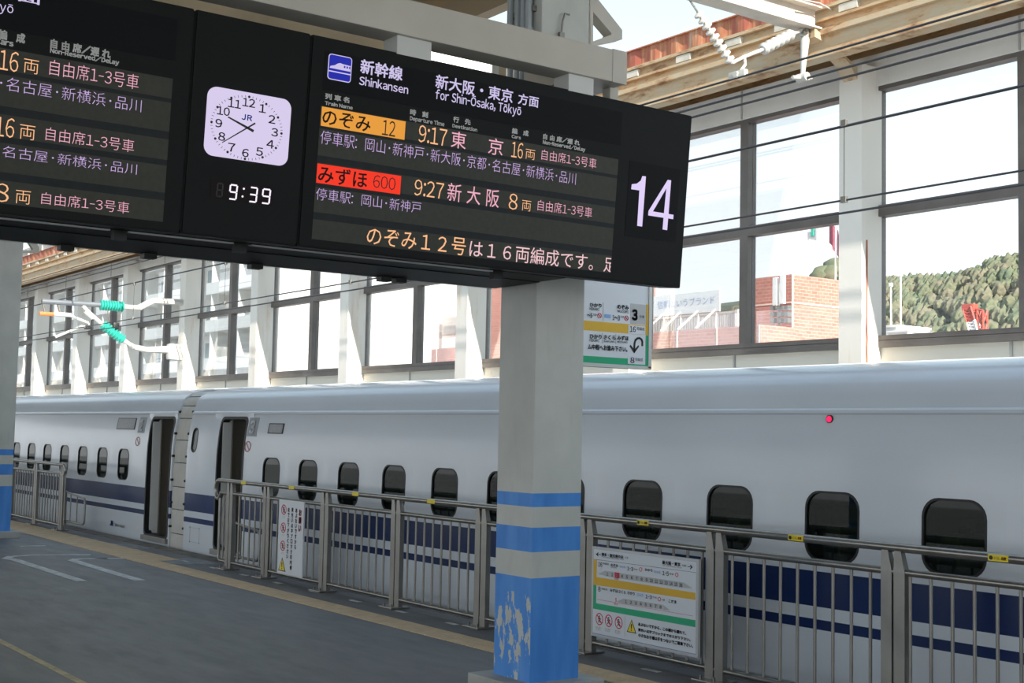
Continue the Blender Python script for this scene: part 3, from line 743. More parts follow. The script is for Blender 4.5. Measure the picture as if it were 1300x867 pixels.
ar = MB(); pts = [ch(*p) for p in ((568, 592), (568, 560), (562, 540), (546, 528), (528, 530), (510, 545), (503, 570), (501, 600), (501, 640))]
P = [HF.uv(p) for p in pts]
for i in range(len(P) - 1):
    (x0, y0), (x1, y1) = P[i], P[i + 1]; d_ = math.hypot(x1 - x0, y1 - y0); nx_, ny_ = -(y1 - y0) / d_ * .0085, (x1 - x0) / d_ * .0085
    ex, ey = (x1 - x0) / d_ * .004, (y1 - y0) / d_ * .004
    ar.poly(HF, [(x0 - nx_ - ex, y0 - ny_ - ey), (x1 - nx_ + ex, y1 - ny_ + ey), (x1 + nx_ + ex, y1 + ny_ + ey), (x0 + nx_ - ex, y0 + ny_ - ey)], 0, .004)
ar.poly(HF, [HF.uv(ch(*p)) for p in ((500, 655), (540, 600), (535, 588), (502, 626), (468, 585), (462, 596))], 0, .004)
obj('turn_arrow', ar, INK, hs)

# ================================================================== fences
def arc(c, r, a0, a1, n, plane='xz'):
    o = []
    for k in range(n + 1):
        a = math.radians(a0 + (a1 - a0) * k / n); o.append((c[0] + r * math.cos(a), c[1], c[2] + r * math.sin(a)))
    return o
bal = mesh_of('baluster', MB().tube([(0, 0, .10), (0, 0, .965)], .0115, 8, False), STEELP, 40)
pm = MB()
for s in (-1, 1):
    fr_ = Frame((0, -.05, 0), (1, 0, 0), (0, 0, 1))
    x0, x1 = (-.093, -.008) if s < 0 else (.008, .093)
    pm.box((x0, -.025, .0), (x1, .025, .965))
    pm.add([(x0, -.025, .965), (x1, -.025, .965), (x1 - .035, -.02, 1.10), (x0, -.02, 1.10), (x0, .025, .965), (x1, .025, .965), (x1 - .035, .02, 1.10), (x0, .02, 1.10)],
           [(0, 1, 2, 3), (5, 4, 7, 6), (1, 5, 6, 2), (4, 0, 3, 7), (3, 2, 6, 7)])
post = mesh_of('post', pm, STEELP)
foot = mesh_of('foot', MB().bbox((-.13, -.13, 0), (.13, .09, .018), .004).tube([(-.07, -.09, .018), (-.07, -.09, .05)], .012, 6).tube([(.07, -.09, .018), (.07, -.09, .05)], .012, 6), STEEL)
def fence(xa, xb, posts, end_left, label):
    t = thing('platform_fence', ((xa + xb) / 2, FY, 0), label, 'fence')
    hz = 1.115; uz = .962
    if end_left:      # near fence: the handrail bends down in a loop at its -X end
        path = [(xb, FY, hz)] + [(xa + .13, FY, hz)] + arc((xa + .11, FY, hz - .11), .11, 90, 180, 5) + [(xa, FY, .99)] + arc((xa + .09, FY, .97), .09, 180, 300, 5)
        path += [(xa + .20, FY, uz)]
        obj('handrail', MB().tube(path, .029, 10), STEEL, t, 60)
        obj('upper_rail', MB().tube([(xa + .16, FY, uz), (xb, FY, uz)], .024, 10), STEEL, t, 60)
        lo = [(xa + .15, FY, .93), (xa + .15, FY, .16)] + arc((xa + .22, FY, .16), .07, 180, 270, 4) + [(xb, FY, .09)]
        obj('lower_rail', MB().tube(lo, .022, 10), STEEL, t, 60)
    else:
        e = xb
        path = [(xa, FY, hz), (e - .11, FY, hz)] + arc((e - .11, FY, hz - .09), .09, 90, -90, 8) + [(e - .2, FY, uz - .03)]
        obj('handrail', MB().tube(path, .029, 10), STEEL, t, 60)
        obj('upper_rail', MB().tube([(xa, FY, uz), (e - .08, FY, uz)], .024, 10), STEEL, t, 60)
        obj('lower_rail', MB().tube([(xa, FY, .09), (e - .05, FY, .09)], .022, 10), STEEL, t, 60)
    for p in posts:
        inst('post', post, (p, FY, 0), t); inst('foot', foot, (p, FY, 0), t)
    x = -6.773 - .157 * 200
    while x < xb:
        if x > xa + .2 and all(abs(x - p) > .105 for p in posts): inst('baluster', bal, (x, FY, 0), t)
        x += .157
    return t
nf = fence(-16.31, -1.5, [-15.82, -14.74, -13.24, -11.69, -10.15, -8.60, -7.09, -5.478, -3.93, -2.38], True, 'long stainless railing between the near column and the white train carriage')
ff = fence(-34.0, -22.62, [-22.76, -24.28, -25.83, -27.38, -28.93, -30.48], False, 'far stainless railing ending beside the blue banded column')
def loop(xa, xb, y, z0, z1, label):
    t = thing('swing_bar', ((xa + xb) / 2, y, 0), label, 'railing')
    path = [(xa, y, z1 + .06), (xb - .1, y, z1)] + arc((xb - .08, y, z1 - .08), .08, 90, 0, 4) + [(xb, y, z0 + .08)] + arc((xb - .08, y, z0 + .08), .08, 0, -90, 4) + [(xa, y, z0)]
    obj('frame_tube', MB().tube(path, .018, 8), STEELP, t, 60)
    for f in (.3, .62): obj('bar', MB().tube([(xa + (xb - xa) * f, y, z0), (xa + (xb - xa) * f, y, z1 + .03)], .011, 8), STEELP, t, 60)
    obj('support_foot', MB().tube([(xa + .05, y, -.005), (xa + .05, y, z0)], .014, 8), STEELP, t)
    obj('hinge_collar', MB().tube([(xa + .05, y, z0 - .02), (xa + .05, y, z1 + .08)], .020, 8), STEELP, t)
loop(-22.74, -21.68, FY + .04, .17, .60, 'low curved railing extension at the end of the far fence')
loop(-16.3, -15.5, FY + .26, .12, .50, 'low curved railing loop behind the end of the near fence')
# yellow warning stickers on the near handrail
stick = MB(); SF = Frame((0, FY - .0305, 0), (1, 0, 0), (0, 0, 1))
for i, p in enumerate(((1268, 704), (1011, 677), (817, 658), (548, 636), (452, 625), (371, 617), (310, 611))):
    c = onY(p[0], p[1], FY - .02); L2 = .135
    s_ = obj('warning_sticker', MB().bbox((c.x - L2 / 2, FY - .0315, 1.095), (c.x + L2 / 2, FY - .02, 1.135), .002), WARN, nf)
    if i < 3:
        obj('sticker_mark', MB().poly(SF, circ(c.x - .045, 1.115, .013, 10), .002, .004), INK, s_)
        F2 = Frame((0, FY - .0325, 0), (1, 0, 0), (0, 0, 1))
        txt('のり出し', F2, (c.x - .025, 1.106), (c.x + .02, 1.124), INK, s_, d=.001); txt('危険', F2, (c.x + .024, 1.105), (c.x + .058, 1.125), INKR, s_, bold=.03, d=.001)

# ------------------------------------------------------------------ white vertical notice on the fence
NY = FY - .03; NF = Frame((0, NY - .02, 0), (1, 0, 0), (0, 0, 1)); cn = crop(340, 620, 7.225)
def fpoly(fr, cc, pts, m, name, par, d0=0, d=.002): return obj(name, MB().poly(fr, [fr.uv(cc(*p)) for p in pts], d0, d), m, par)
a = NF.uv(cn(83, 770)); b = NF.uv(cn(332, 125)); na = (a[0], a[1]); nb = (b[0], b[1])
nz0 = a[1]; nz1 = NF.uv(cn(100, 100))[1]
no = thing('notice_board', ((na[0] + nb[0]) / 2, NY, nz0), 'narrow white notice with vertical red and black writing fixed on the fence', 'notice')
obj('notice_panel', MB().bbox((na[0], NY - .02, nz0), (nb[0], NY, nz1), .004), BOARDW, no)
def vtext(s, x, ytop, ybot, wpx, m, bold=0.0):
    n = len(s); A = NF.uv(cn(x, ytop)); B = NF.uv(cn(x, ybot)); hw = abs(NF.uv(cn(x + wpx, ytop))[0] - A[0]) / 2
    st = (A[1] - B[1]) / n
    for i, c in enumerate(s):
        v1 = A[1] - st * i - st * .08; v0 = v1 - st * .84
        q = .30 if c in 'いっ' else 0
        txt(c, NF, (A[0] - hw, v0 + st * .0), (A[0] + hw, v1), m, no, bold=bold, d=.002)
vtext('お願い', 300, 185, 405, 26, INKR, .05)
vtext('あぶないですから', 264, 178, 565, 18, INK, .03)
vtext('黄色い点字ブロックの内側', 228, 172, 755, 18, INK, .03)
vtext('までお下がりください', 194, 172, 650, 18, INK, .03)
def prohib(fr, c, r, par, rv=None):
    rv = rv or r
    o = obj('prohibition_mark', MB().ring(fr, circ(c[0], c[1], r, 20, rv), circ(c[0], c[1], r * .82, 20, rv * .82), 0, .002)
        .poly(fr, [(c[0] - r * .62, c[1] + rv * .5), (c[0] - r * .5, c[1] + rv * .62), (c[0] + r * .62, c[1] - rv * .5), (c[0] + r * .5, c[1] - rv * .62)], 0, .003), INKR, par)
    f = MB().poly(fr, circ(c[0], c[1] + rv * .45, r * .16, 8, rv * .16), 0, .002)
    f.poly(fr, [(c[0] + x * r, c[1] + y * rv) for x, y in ((-.14, .26), (-.45, -.02), (-.38, -.12), (-.14, .08), (-.18, -.2), (-.36, -.55), (-.22, -.6), (0, -.26), (.2, -.6), (.34, -.55), (.18, -.18), (.15, .08), (.4, -.1), (.46, 0), (.15, .26))], 0, .002)
    obj('prohibition_figure', f, INK, o)
def warn_tri(fr, c, w, h, par):
    o = obj('warning_triangle', MB().poly(fr, [(c[0] - w, c[1] - h), (c[0] + w, c[1] - h), (c[0], c[1] + h)], 0, .002), INK, par)
    obj('triangle_field', MB().poly(fr, [(c[0] - w * .8, c[1] - h * .87), (c[0] + w * .8, c[1] - h * .87), (c[0], c[1] + h * .75)], .002, .003), WARN, o)
    obj('exclamation', MB().poly(fr, [(c[0] - w * .07, c[1] - h * .42), (c[0] + w * .07, c[1] - h * .42), (c[0] + w * .13, c[1] + h * .3), (c[0] - w * .13, c[1] + h * .3)], .003, .004).poly(fr, circ(c[0], c[1] - h * .62, w * .1, 8), .003, .004), INK, o)
for y in (195, 360, 525):
    c = NF.uv(cn(148 if y < 300 else (142 if y < 400 else 137), y)); e_ = NF.uv(cn(172, y))[0] - NF.uv(cn(126, y))[0]
    rr = e_ / 2; prohib(NF, c, rr, no, rr * .92)
    obj('small_print', MB().poly(NF, [(c[0] - rr * .6, c[1] - rr * 1.25), (c[0] + rr * .6, c[1] - rr * 1.25), (c[0] + rr * .6, c[1] - rr * 1.2), (c[0] - rr * .6, c[1] - rr * 1.2)], 0, .002).poly(NF, [(c[0] - rr * .6, c[1] - rr * 1.45), (c[0] + rr * .4, c[1] - rr * 1.45), (c[0] + rr * .4, c[1] - rr * 1.4), (c[0] - rr * .6, c[1] - rr * 1.4)], 0, .002), INKG, no)
c = NF.uv(cn(131, 695)); warn_tri(NF, c, .095, .08, no)

# ------------------------------------------------------------------ large boarding guide on the fence
GY = FY - .055; GF = Frame((0, GY - .015, 0), (1, 0, 0), (0, 0, 1)); cg = crop(745, 685, 5.593)
ga = GF.uv(cg(28, 680)); gb = GF.uv(cg(795, 138)); gz0 = ga[1]; gz1 = GF.uv(cg(40, 46))[1]
gd = thing('guide_board', ((ga[0] + gb[0]) / 2, GY, gz0), 'white boarding guide with yellow and green bands fixed on the fence', 'sign')
obj('guide_panel', MB().bbox((ga[0], GY - .015, gz0), (gb[0], GY + .01, gz1), .003), mat('guide_grey', (.50, .52, .54), .4, .3, .04, 3), gd)
obj('guide_sheet', MB().poly(GF, rrect(ga[0] + .025, gz0 + .025, gb[0] - .025, gz1 - .022, .01, 3), 0, .001), BOARDW, gd)
for hx_ in (ga[0] + .12, gb[0] - .12):          # clips that hold the board to a bar of the fence
    hx_ = -6.773 + .157 * round((hx_ + 6.773) / .157)
    for hz_ in (gz0 + .1, gz1 - .1): obj('guide_hook', MB().box((hx_ - .02, GY + .005, hz_ - .02), (hx_ + .02, FY - .006, hz_ + .02)), STEEL, gd)
def gp_(pts, m, name, d0=.001, d=.002): return fpoly(GF, cg, pts, m, name, gd, d0, d)
G_ = lambda s, a, b, m=INK, **k: tpx(s, GF, cg(*a), cg(*b), m, gd, **dict(dict(d=.003), **k))
GU = ga[0] + .03
def gband(y0l, y1l, y0r, y1r, m, name): return gp_([(48, y1l), (772, y1r), (772, y0r), (48, y0l)], m, name)
gband(262, 320, 378, 428, YEL, 'yellow_band'); gp_([(48, 320), (70, 322), (72, 142), (50, 138)], YEL, 'yellow_band', .001, .003)
gband(448, 490, 572, 622, GRN, 'green_band'); gp_([(46, 490), (66, 492), (68, 324), (48, 320)], GRN, 'green_band', .001, .003)
gp_([(50, 138), (774, 232), (774, 234), (50, 140)], INK, 'rule', .001, .0025)
gp_([(76, 423), (755, 541), (755, 543), (76, 425)], INKR, 'rule', .001, .0025)
gp_([(271, 545), (273, 545), (271, 690), (269, 690)], INKG, 'rule', .001, .0025)
gp_([(40, 660), (772, 812), (772, 815), (40, 663)], INKB, 'rule', .001, .0025)
for pts in ([(66, 104), (82, 90), (84, 96), (77, 102), (100, 105), (100, 109), (77, 107), (84, 116), (80, 119)], [(753, 196), (738, 178), (734, 182), (742, 192), (718, 189), (718, 194), (742, 197), (732, 208), (737, 211)]):
    gp_(pts, INK, 'arrow', .001, .003)
G_('博多・鹿児島中央', (106, 117), (262, 112), bold=.03); G_('方面', (272, 134), (296, 122)); G_('for Hakata, Kagoshima-Chuo', (106, 128), (264, 138))
G_('新大阪・東京', (538, 175), (666, 163), bold=.03); G_('方面', (676, 190), (706, 178)); G_('for Shin-Osaka, Tokyo', (538, 188), (676, 195))
G_('16', (82, 190), (112, 160), bold=.01); G_('両編成', (116, 176), (158, 166)); G_('のぞみ', (172, 188), (224, 176), bold=.03); G_('NOZOMI', (172, 200), (214, 196))
G_('自由席', (236, 200), (276, 188), INKLB); G_('1-3', (288, 218), (332, 196), bold=.02); G_('号車', (336, 216), (362, 208)); G_('ひかり', (414, 222), (468, 210), bold=.03); G_('自由席', (480, 236), (524, 222), INKLB); G_('1-5', (538, 252), (584, 228), bold=.02); G_('号車', (588, 250), (618, 240))
for x, y in ((384, 212), (640, 250), (516, 422)):
    c = GF.uv(cg(x, y)); obj('no_smoking_mark', MB().ring(GF, circ(c[0], c[1], .017, 14), circ(c[0], c[1], .0125, 14), .001, .003), INKR, gd)
for i in range(16):         # the sixteen cars of the diagram
    x = 130 + i * 34.8; y = 220 + (x - 130) * .150
    gp_([(x, y + 40), (x + 33.5, y + 45), (x + 33.5, y + 6), (x, y)], INKR if i == 2 else INKG, 'car_cell', .001, .002)
    G_(str(i + 1), (x + (6 if i > 8 else 11), y + 34), (x + (28 if i > 8 else 24), y + 14), BOARDW if i == 2 else INK, bold=.02)
gp_([(80, 244), (130, 256), (130, 220)], INKG, 'car_nose'); gp_([(687, 343), (752, 346), (687, 302)], INKG, 'car_nose')
for i in range(8):
    x = 262 + i * 35.2; y = 418 + (x - 262) * .155
    gp_([(x, y + 36), (x + 33.5, y + 41), (x + 33.5, y + 6), (x, y)], INKG, 'car_cell', .001, .002)
    G_(str(i + 1), (x + 11, y + 32), (x + 24, y + 12), INK, bold=.02)
gp_([(212, 440), (262, 454), (262, 418)], INKG, 'car_nose'); gp_([(544, 500), (592, 502), (544, 462)], INKG, 'car_nose')
G_('8', (82, 368), (100, 334), bold=.01); G_('両編成', (106, 356), (148, 346)); G_('みずほ', (166, 370), (222, 354), bold=.03); G_('さくら', (228, 380), (278, 364), bold=.03); G_('ひかり', (290, 388), (342, 374), bold=.03); G_('自由席', (362, 400), (404, 384), INKLB); G_('1-3', (418, 416), (464, 396), bold=.02); G_('号車', (468, 414), (498, 406)); G_('こだま', (582, 446), (638, 432), bold=.03)
gp_([(534, 424), (550, 428), (548, 420), (554, 429), (547, 437), (549, 430), (534, 428)], INK, 'arrow', .001, .003)
gp_([(206, 440), (211, 441), (211, 428), (206, 427)], INKR, 'mark'); c = GF.uv(cg(208, 420)); obj('mark', MB().poly(GF, circ(c[0], c[1], .006, 8), .001, .003), INKR, gd)
G_('現在地', (194, 462), (224, 452), INKR); G_('現在地', (196, 284), (226, 274), INKR)
for x, y in ((90, 564), (156, 576), (227, 590)):
    c = GF.uv(cg(x, y)); prohib(GF, c, .047, gd, .05)
    G_('かけこまない', (x - 24, y + 62), (x + 14, y + 58), INK)
    G_('でください', (x - 24, y + 76), (x + 12, y + 72), INK)
c = GF.uv(cg(319, 614)); warn_tri(GF, c, .057, .052, gd)
G_('あぶないですから、この柵から離れて、', (366, 612), (708, 652), bold=.04)
G_('黄色い点字ブロックまでおさがり下さい。', (366, 650), (738, 700), bold=.04)
G_('小さなお子様は手をつないでご乗車下さい。', (366, 690), (756, 742), bold=.04)

# ================================================================== train
PROF = [(-1.05, .16), (-.6, .05), (-.25, .01), (-.03, 0), (.85, 0), (1.47, .012), (1.75, .04), (1.985, .085), (2.0, .075), (2.02, .078), (2.035, .10), (2.13, .125), (2.20, .155), (2.26, .20), (2.31, .28), (2.35, .40), (2.39, .60), (2.42, .85), (2.44, 1.15), (2.455, 1.4), (2.46, 1.69)]
def yo(z):
    for (z0, y0), (z1, y1) in zip(PROF, PROF[1:]):
        if z0 <= z <= z1: return y0 + (y1 - y0) * (z - z0) / (z1 - z0)
    return PROF[-1][1]
def side(x, z, d=0): return (x, D + yo(z) + d, z)
def hole_loop(x0, x1, z0, z1, r, n=7):
    return rrect(x0, z0, x1, z1, r, n)
def subdiv(A, B=None):
    """extra points on long upright runs, so that the pieces follow the curved side"""
    a, b = [], []; n = len(A); B = B or A
    for i in range(n):
        j = (i + 1) % n; m = max(1, int(abs(A[j][1] - A[i][1]) / .09))
        for k in range(m):
            f = k / m; a.append((A[i][0] + (A[j][0] - A[i][0]) * f, A[i][1] + (A[j][1] - A[i][1]) * f)); b.append((B[i][0] + (B[j][0] - B[i][0]) * f, B[i][1] + (B[j][1] - B[i][1]) * f))
    return a, b
def side_frame(z, d=.004):
    k = (yo(z + .06) - yo(z - .06)) / .12
    return Frame((0, D + yo(z) - k * z - d, 0), (1, 0, 0), (0, k, 1))
def hole_cell(mb, cx0, cx1, cz0, cz1, loop, n=7):
    # each corner arc of n points maps around its corner of the cell
    out = []
    corners = [(cx1, cz0), (cx1, cz1), (cx0, cz1), (cx0, cz0)]
    for q in range(4):
        C = Vector(corners[q]); lp = [Vector(p) for p in loop[q * n:(q + 1) * n]]; h = n // 2
        # start / end projections of the arc on the two sides at this corner
        if q == 0: s, e_ = Vector((lp[0].x, cz0)), Vector((cx1, lp[-1].y))
        elif q == 1: s, e_ = Vector((cx1, lp[0].y)), Vector((lp[-1].x, cz1))
        elif q == 2: s, e_ = Vector((lp[0].x, cz1)), Vector((cx0, lp[-1].y))
        else: s, e_ = Vector((cx0, lp[0].y)), Vector((lp[-1].x, cz0))
        for k in range(n):
            out.append(s.lerp(C, k / h) if k <= h else C.lerp(e_, (k - h) / h))
    out, loop = subdiv(out, loop)
    N = len(loop); vs = [side(p[0], p[1]) for p in out] + [side(p[0], p[1]) for p in loop]
    # subdivide long vertical runs so the panel follows the curved side
    fs = [(i, (i + 1) % N, N + (i + 1) % N, N + i) for i in range(N)]
    mb.add(vs, fs)
def train_car(xa, xb, feats, label):
    t = thing('train_car', ((xa + xb) / 2, D + 1.69, -1.05), label, 'train')
    body = MB(); feats = sorted(feats, key=lambda f: f[0]); xs = [xa]
    cols = []
    cur = xa
    for f in feats:
        if f[0] > cur + 1e-6: cols.append((cur, f[0], None))
        cols.append((f[0], f[1], f)); cur = f[1]
    if cur < xb: cols.append((cur, xb, None))
    for x0, x1, f in cols:
        for (z0, _), (z1, _) in zip(PROF, PROF[1:]):
            if f and f[2] <= z0 + 1e-6 and z1 <= f[3] + 1e-6: continue
            body.add([side(x0, z0), side(x1, z0), side(x1, z1), side(x0, z1)], [(0, 1, 2, 3)])
        if f:
            hole_cell(body, x0, x1, f[2], f[3], f[4])
    # far half of the body and ends
    W2 = 2 * 1.69
    P = [(D + y, z) for z, y in PROF] + [(D + W2 - y, z) for z, y in reversed(PROF[:-1])]
    nP = len(PROF)
    for (y0, z0), (y1, z1) in zip(P[nP - 1:], P[nP:]):
        body.add([(xa, y0, z0), (xb, y0, z0), (xb, y1, z1), (xa, y1, z1)], [(0, 1, 2, 3)])
    body.add([(xa, y, z) for y, z in P], [tuple(range(len(P)))]); body.add([(xb, y, z) for y, z in P], [tuple(range(len(P) - 1, -1, -1))])
    o = obj('body', body, MATS['train_paint'], t)
    bm = bmesh.new(); bm.from_mesh(o.data); bmesh.ops.remove_doubles(bm, verts=bm.verts, dist=.0008)
    bmesh.ops.recalc_face_normals(bm, faces=bm.faces); bm.to_mesh(o.data); bm.free()
    o.data.shade_smooth(); o.data.set_sharp_from_angle(angle=math.radians(28))
    # interior: floor, far wall, ceiling (dim)
    IN = mat('train_interior', (.42, .40, .36), .7, 0, .1, 3)
    obj('interior', MB().box((xa + .05, D + .12, -.10), (xb - .05, D + W2 - .12, -.02)).box((xa + .05, D + W2 - .25, 0), (xb - .05, D + W2 - .2, 2.1)).box((xa + .05, D + .35, 2.02), (xb - .05, D + W2 - .35, 2.08)), IN, t)
    return t
def side_ring(outer, inner, d0, d1, d2):
    """ring on the curved side: proud face between outer and inner loop, then a reveal going in to d2"""
    n = len(outer); mb = MB()
    vs = [side(x, z, d0) for x, z in outer] + [side(x, z, d1) for x, z in outer] + [side(x, z, d1) for x, z in inner] + [side(x, z, d2) for x, z in inner]
    fs = []
    for i in range(n):
        j = (i + 1) % n
        for k in range(3): fs.append((k * n + i, k * n + j, (k + 1) * n + j, (k + 1) * n + i))
    return mb.add(vs, fs)
WZ0, WZ1 = .913, 1.419
def win_feat(x, w=.50): return (x - .40, x + .40, .85, 1.47, hole_loop(x - w / 2, x + w / 2, WZ0, WZ1, .13))
def add_window(t, f, m=None):
    lp = subdiv(f[4])[0]; cx = (min(p[0] for p in f[4]) + max(p[0] for p in f[4])) / 2; cz = (min(p[1] for p in f[4]) + max(p[1] for p in f[4])) / 2; cx0 = sum(p[0] for p in lp) / len(lp)
    w = (max(p[0] for p in lp) - min(p[0] for p in lp)) / 2; h = (max(p[1] for p in lp) - min(p[1] for p in lp)) / 2
    sc = lambda q: [(cx + (p[0] - cx) * (w - q) / w, cz + (p[1] - cz) * (h - q) / h) for p in lp]
    r = obj('train_window', side_ring(sc(-.004), sc(.012), .0, -.003, .05), RUBBER, t, 50)
    obj('pane', MB().add([side(x, z, .012) for x, z in sc(.008)], [tuple(range(len(lp)))]), m or TGLASS, r)
def add_door(t, f, wall_end):
    lp = subdiv(f[4])[0]; x0, x1 = min(p[0] for p in lp), max(p[0] for p in lp); z0, z1 = min(p[1] for p in lp), max(p[1] for p in lp)
    cx, cz, w, h = (x0 + x1) / 2, (z0 + z1) / 2, (x1 - x0) / 2, (z1 - z0) / 2
    sc = lambda q: [(cx + (p[0] - cx) * (w - q) / w, cz + (p[1] - cz) * (h - q) / h) for p in lp]
    fr = obj('door_frame', side_ring(sc(-.004), sc(.035), 0, -.006, .10), RUBBER, t, 50)
    obj('door_jamb', MB().box((x0 + .03, D + .07, z0 + .03), (x0 + .05, D + .20, z1 - .05)), mat('jamb_white', (.86, .87, .88), .35, 0, .04, 3), fr)
    obj('door_step', MB().bbox((x0 - .02, D - .045, z0 - .06), (x1 + .02, D + .12, z0 + .015), .008), STEELP, fr)
    vb = MB(); a, b = x0 - .25, min(x1 + .25, wall_end)
    vb.box((a, D + .20, -.02), (x0 + .05, D + .22, 2.05)).box((x1 - .04, D + .20, -.02), (b, D + .22, 2.05))
    vb.box((a - .02, D + .2, -.02), (a, D + 2.6, 2.05)).box((b, D + .2, -.02), (b + .02, D + 2.6, 2.05)).box((a, D + 2.6, -.02), (b, D + 2.64, 2.05))
    obj('vestibule', vb, mat('vestibule_lining', (.42, .40, .36), .6, 0, .06, 3), t)
    objs('vestibule_poster', MB().box((a + .001, D + .9, .75), (a + .012, D + 1.5, .95)).box((a + .001, D + .9, 1.35), (a + .012, D + 1.4, 1.55)), mat('poster_grey', (.30, .28, .26), .6, 0, .2, 5), t)
X3 = [-5.427 - 1.04 * k for k in range(-9, 11)]
X2 = [-21.38 - 1.045 * k for k in range(0, 20)]
TSF = Frame((0, D, 0), (1, 0, 0), (0, 0, 1))
door3 = (-17.85, -16.55, -.03, 2.0, hole_loop(-17.60, -16.70, .085, 1.955, .10))
lav3 = (-18.62, -18.26, 1.47, 1.985, hole_loop(-18.52, -18.36, 1.475 - .04 + .02, 1.79, .08))
lav3 = (-18.62, -18.26, .85, 1.985, hole_loop(-18.56, -18.35, 1.43, 1.79, .10))
door2 = (-20.45, -19.27, -.03, 2.0, hole_loop(-20.32, -19.32, .085, 1.955, .10))
f3 = [win_feat(x) for x in X3] + [door3, lav3]
f2 = [win_feat(x) for x in X2] + [door2]
c3_ = train_car(-18.70, 6.0, f3, 'white bullet train carriage number 3 with a blue stripe, beside the railing')
c2_ = train_car(-44.0, -19.27, f2, 'white bullet train carriage number 2 with an open door beyond the gangway')
for x in X3: add_window(c3_, win_feat(x))
for x in X2: add_window(c2_, win_feat(x))
add_window(c3_, lav3, make_glass('frosted', (.4, .42, .4), .8, .25, (.4, .42, .42)))
add_door(c3_, door3, 0.0); add_door(c2_, door2, -19.31)
# seats seen through the nearer windows
SEATC = mat('seat_cloth', (.10, .13, .22), .9, 0, .15, 20); HEADC = mat('headrest_cloth', (.50, .40, .24), .9, 0, .1, 20)
sm = MB().bbox((-.06, -.5, .05), (.06, .5, 1.12), .04).bbox((.05, -.5, .05), (.50, .5, .40), .04); seatm = mesh_of('seat', sm, SEATC)
hm = mesh_of('headrest', MB().bbox((-.065, -.46, .95), (.09, .46, 1.18), .03), HEADC)
for x in X3[9:]:
    for y in (D + .72, D + 2.4):
        s_ = inst('seat', seatm, (x - .22, y, -.02), c3_); h_ = bpy.data.objects.new('headrest', hm); COL.objects.link(h_); h_.parent = s_
# markings
def tr_(s, a, b, m, t, **k):
    A, B = TSF.uv(a), TSF.uv(b); z = (A[1] + B[1]) / 2
    F = side_frame(z); return txt(s, F, F.uv(a), F.uv(b), m, t, **k)
def plate(x0, x1, z0, z1, m, t, name, d=.006, r=.01):
    F = Frame((0, D, 0), (1, 0, 0), (0, 0, 1)); lp = rrect(x0, z0, x1, z1, r, 4); mb = MB()
    vs = [side(x, z, .004) for x, z in lp] + [side(x, z, -d) for x, z in lp]; n = len(lp)
    mb.add(vs, [tuple(range(n, 2 * n))] + [(i, (i + 1) % n, n + (i + 1) % n, n + i) for i in range(n)]); return obj(name, mb, m, t)
NUMG = mat('number_plate_grey', (.30, .33, .36), .45, 0, .04, 3)
for t, nx0, s in ((c3_, -16.665, '3'), (c2_, -20.85, '2')):
    pl = plate(nx0, nx0 + .30, 1.69, 1.945, NUMG, t, 'number_plate')
    F = side_frame(1.82, .014)
    txt(s, F, (nx0 + .08, 1.725 * math.hypot(1, F.v.y / F.v.z)), (nx0 + .22, 1.91 * math.hypot(1, F.v.y / F.v.z)), mat('plate_digit', (.80, .82, .84), .4, 0, .03, 3), pl, bold=.03)
    sx, sz = (nx0 + .07, 1.56)
    F = side_frame(sz, .003)
    obj('no_smoking_mark', MB().ring(F, circ(sx, sz, .10, 20, .075), circ(sx, sz, .08, 20, .06), 0, .002).poly(F, [(sx - .06, sz + .04), (sx - .05, sz + .05), (sx + .06, sz - .04), (sx + .05, sz - .05)], 0, .002), mat('mark_red', (.45, .12, .13), .5, 0, .03, 3), t)
dp = plate(-16.03, -15.58, 1.735, 1.872, RUBBER, c3_, 'destination_display'); pl = plate(-16.00, -15.61, 1.747, 1.86, mat('display_grey', (.34, .35, .38), .3, 0, .15, 40), dp, 'display_glass', .009)
dp = plate(-21.86, -21.0, 1.74, 1.93, RUBBER, c2_, 'destination_display'); plate(-21.83, -21.03, 1.75, 1.92, MATS['display_grey'], dp, 'display_glass', .009)
tr_('JR', (139.3, 667.0), (144.3, 661.2), INKB, c2_, bold=.05); tr_('787-4505', (145.8, 668.0), (158.5, 666.8), mat('marking_grey', (.25, .29, .38), .5, 0, .03, 3), c2_, bold=.01)
hx, hz_ = -17.95, .23
hat = MB(); F = Frame((0, D - .001, 0), (1, 0, 0), (0, 0, 1)); hat.ring(F, rrect(-18.45, .13, -18.10, .34, .01, 3), rrect(-18.445, .135, -18.105, .335, .01, 3), 0, .002)
for x in (-18.45, -18.10):
    for z in (.13, .34): hat.poly(F, circ(x, z, .012, 8), 0, .006)
obj('service_hatch', hat, NUMG, c3_)
lx = onY(1054, 532, D + .08)
lamp = obj('side_lamp', MB().tube([side(lx.x, lx.z, .02), side(lx.x, lx.z, -.012)], .031, 14), RUBBER, c3_)
obj('lamp_lens', MB().tube([side(lx.x, lx.z, -.01), side(lx.x, lx.z, -.018), side(lx.x, lx.z, -.028)], [.025, .022, .010], 14), emit('red_lamp', (1.0, .03, .12), 1.3), lamp)
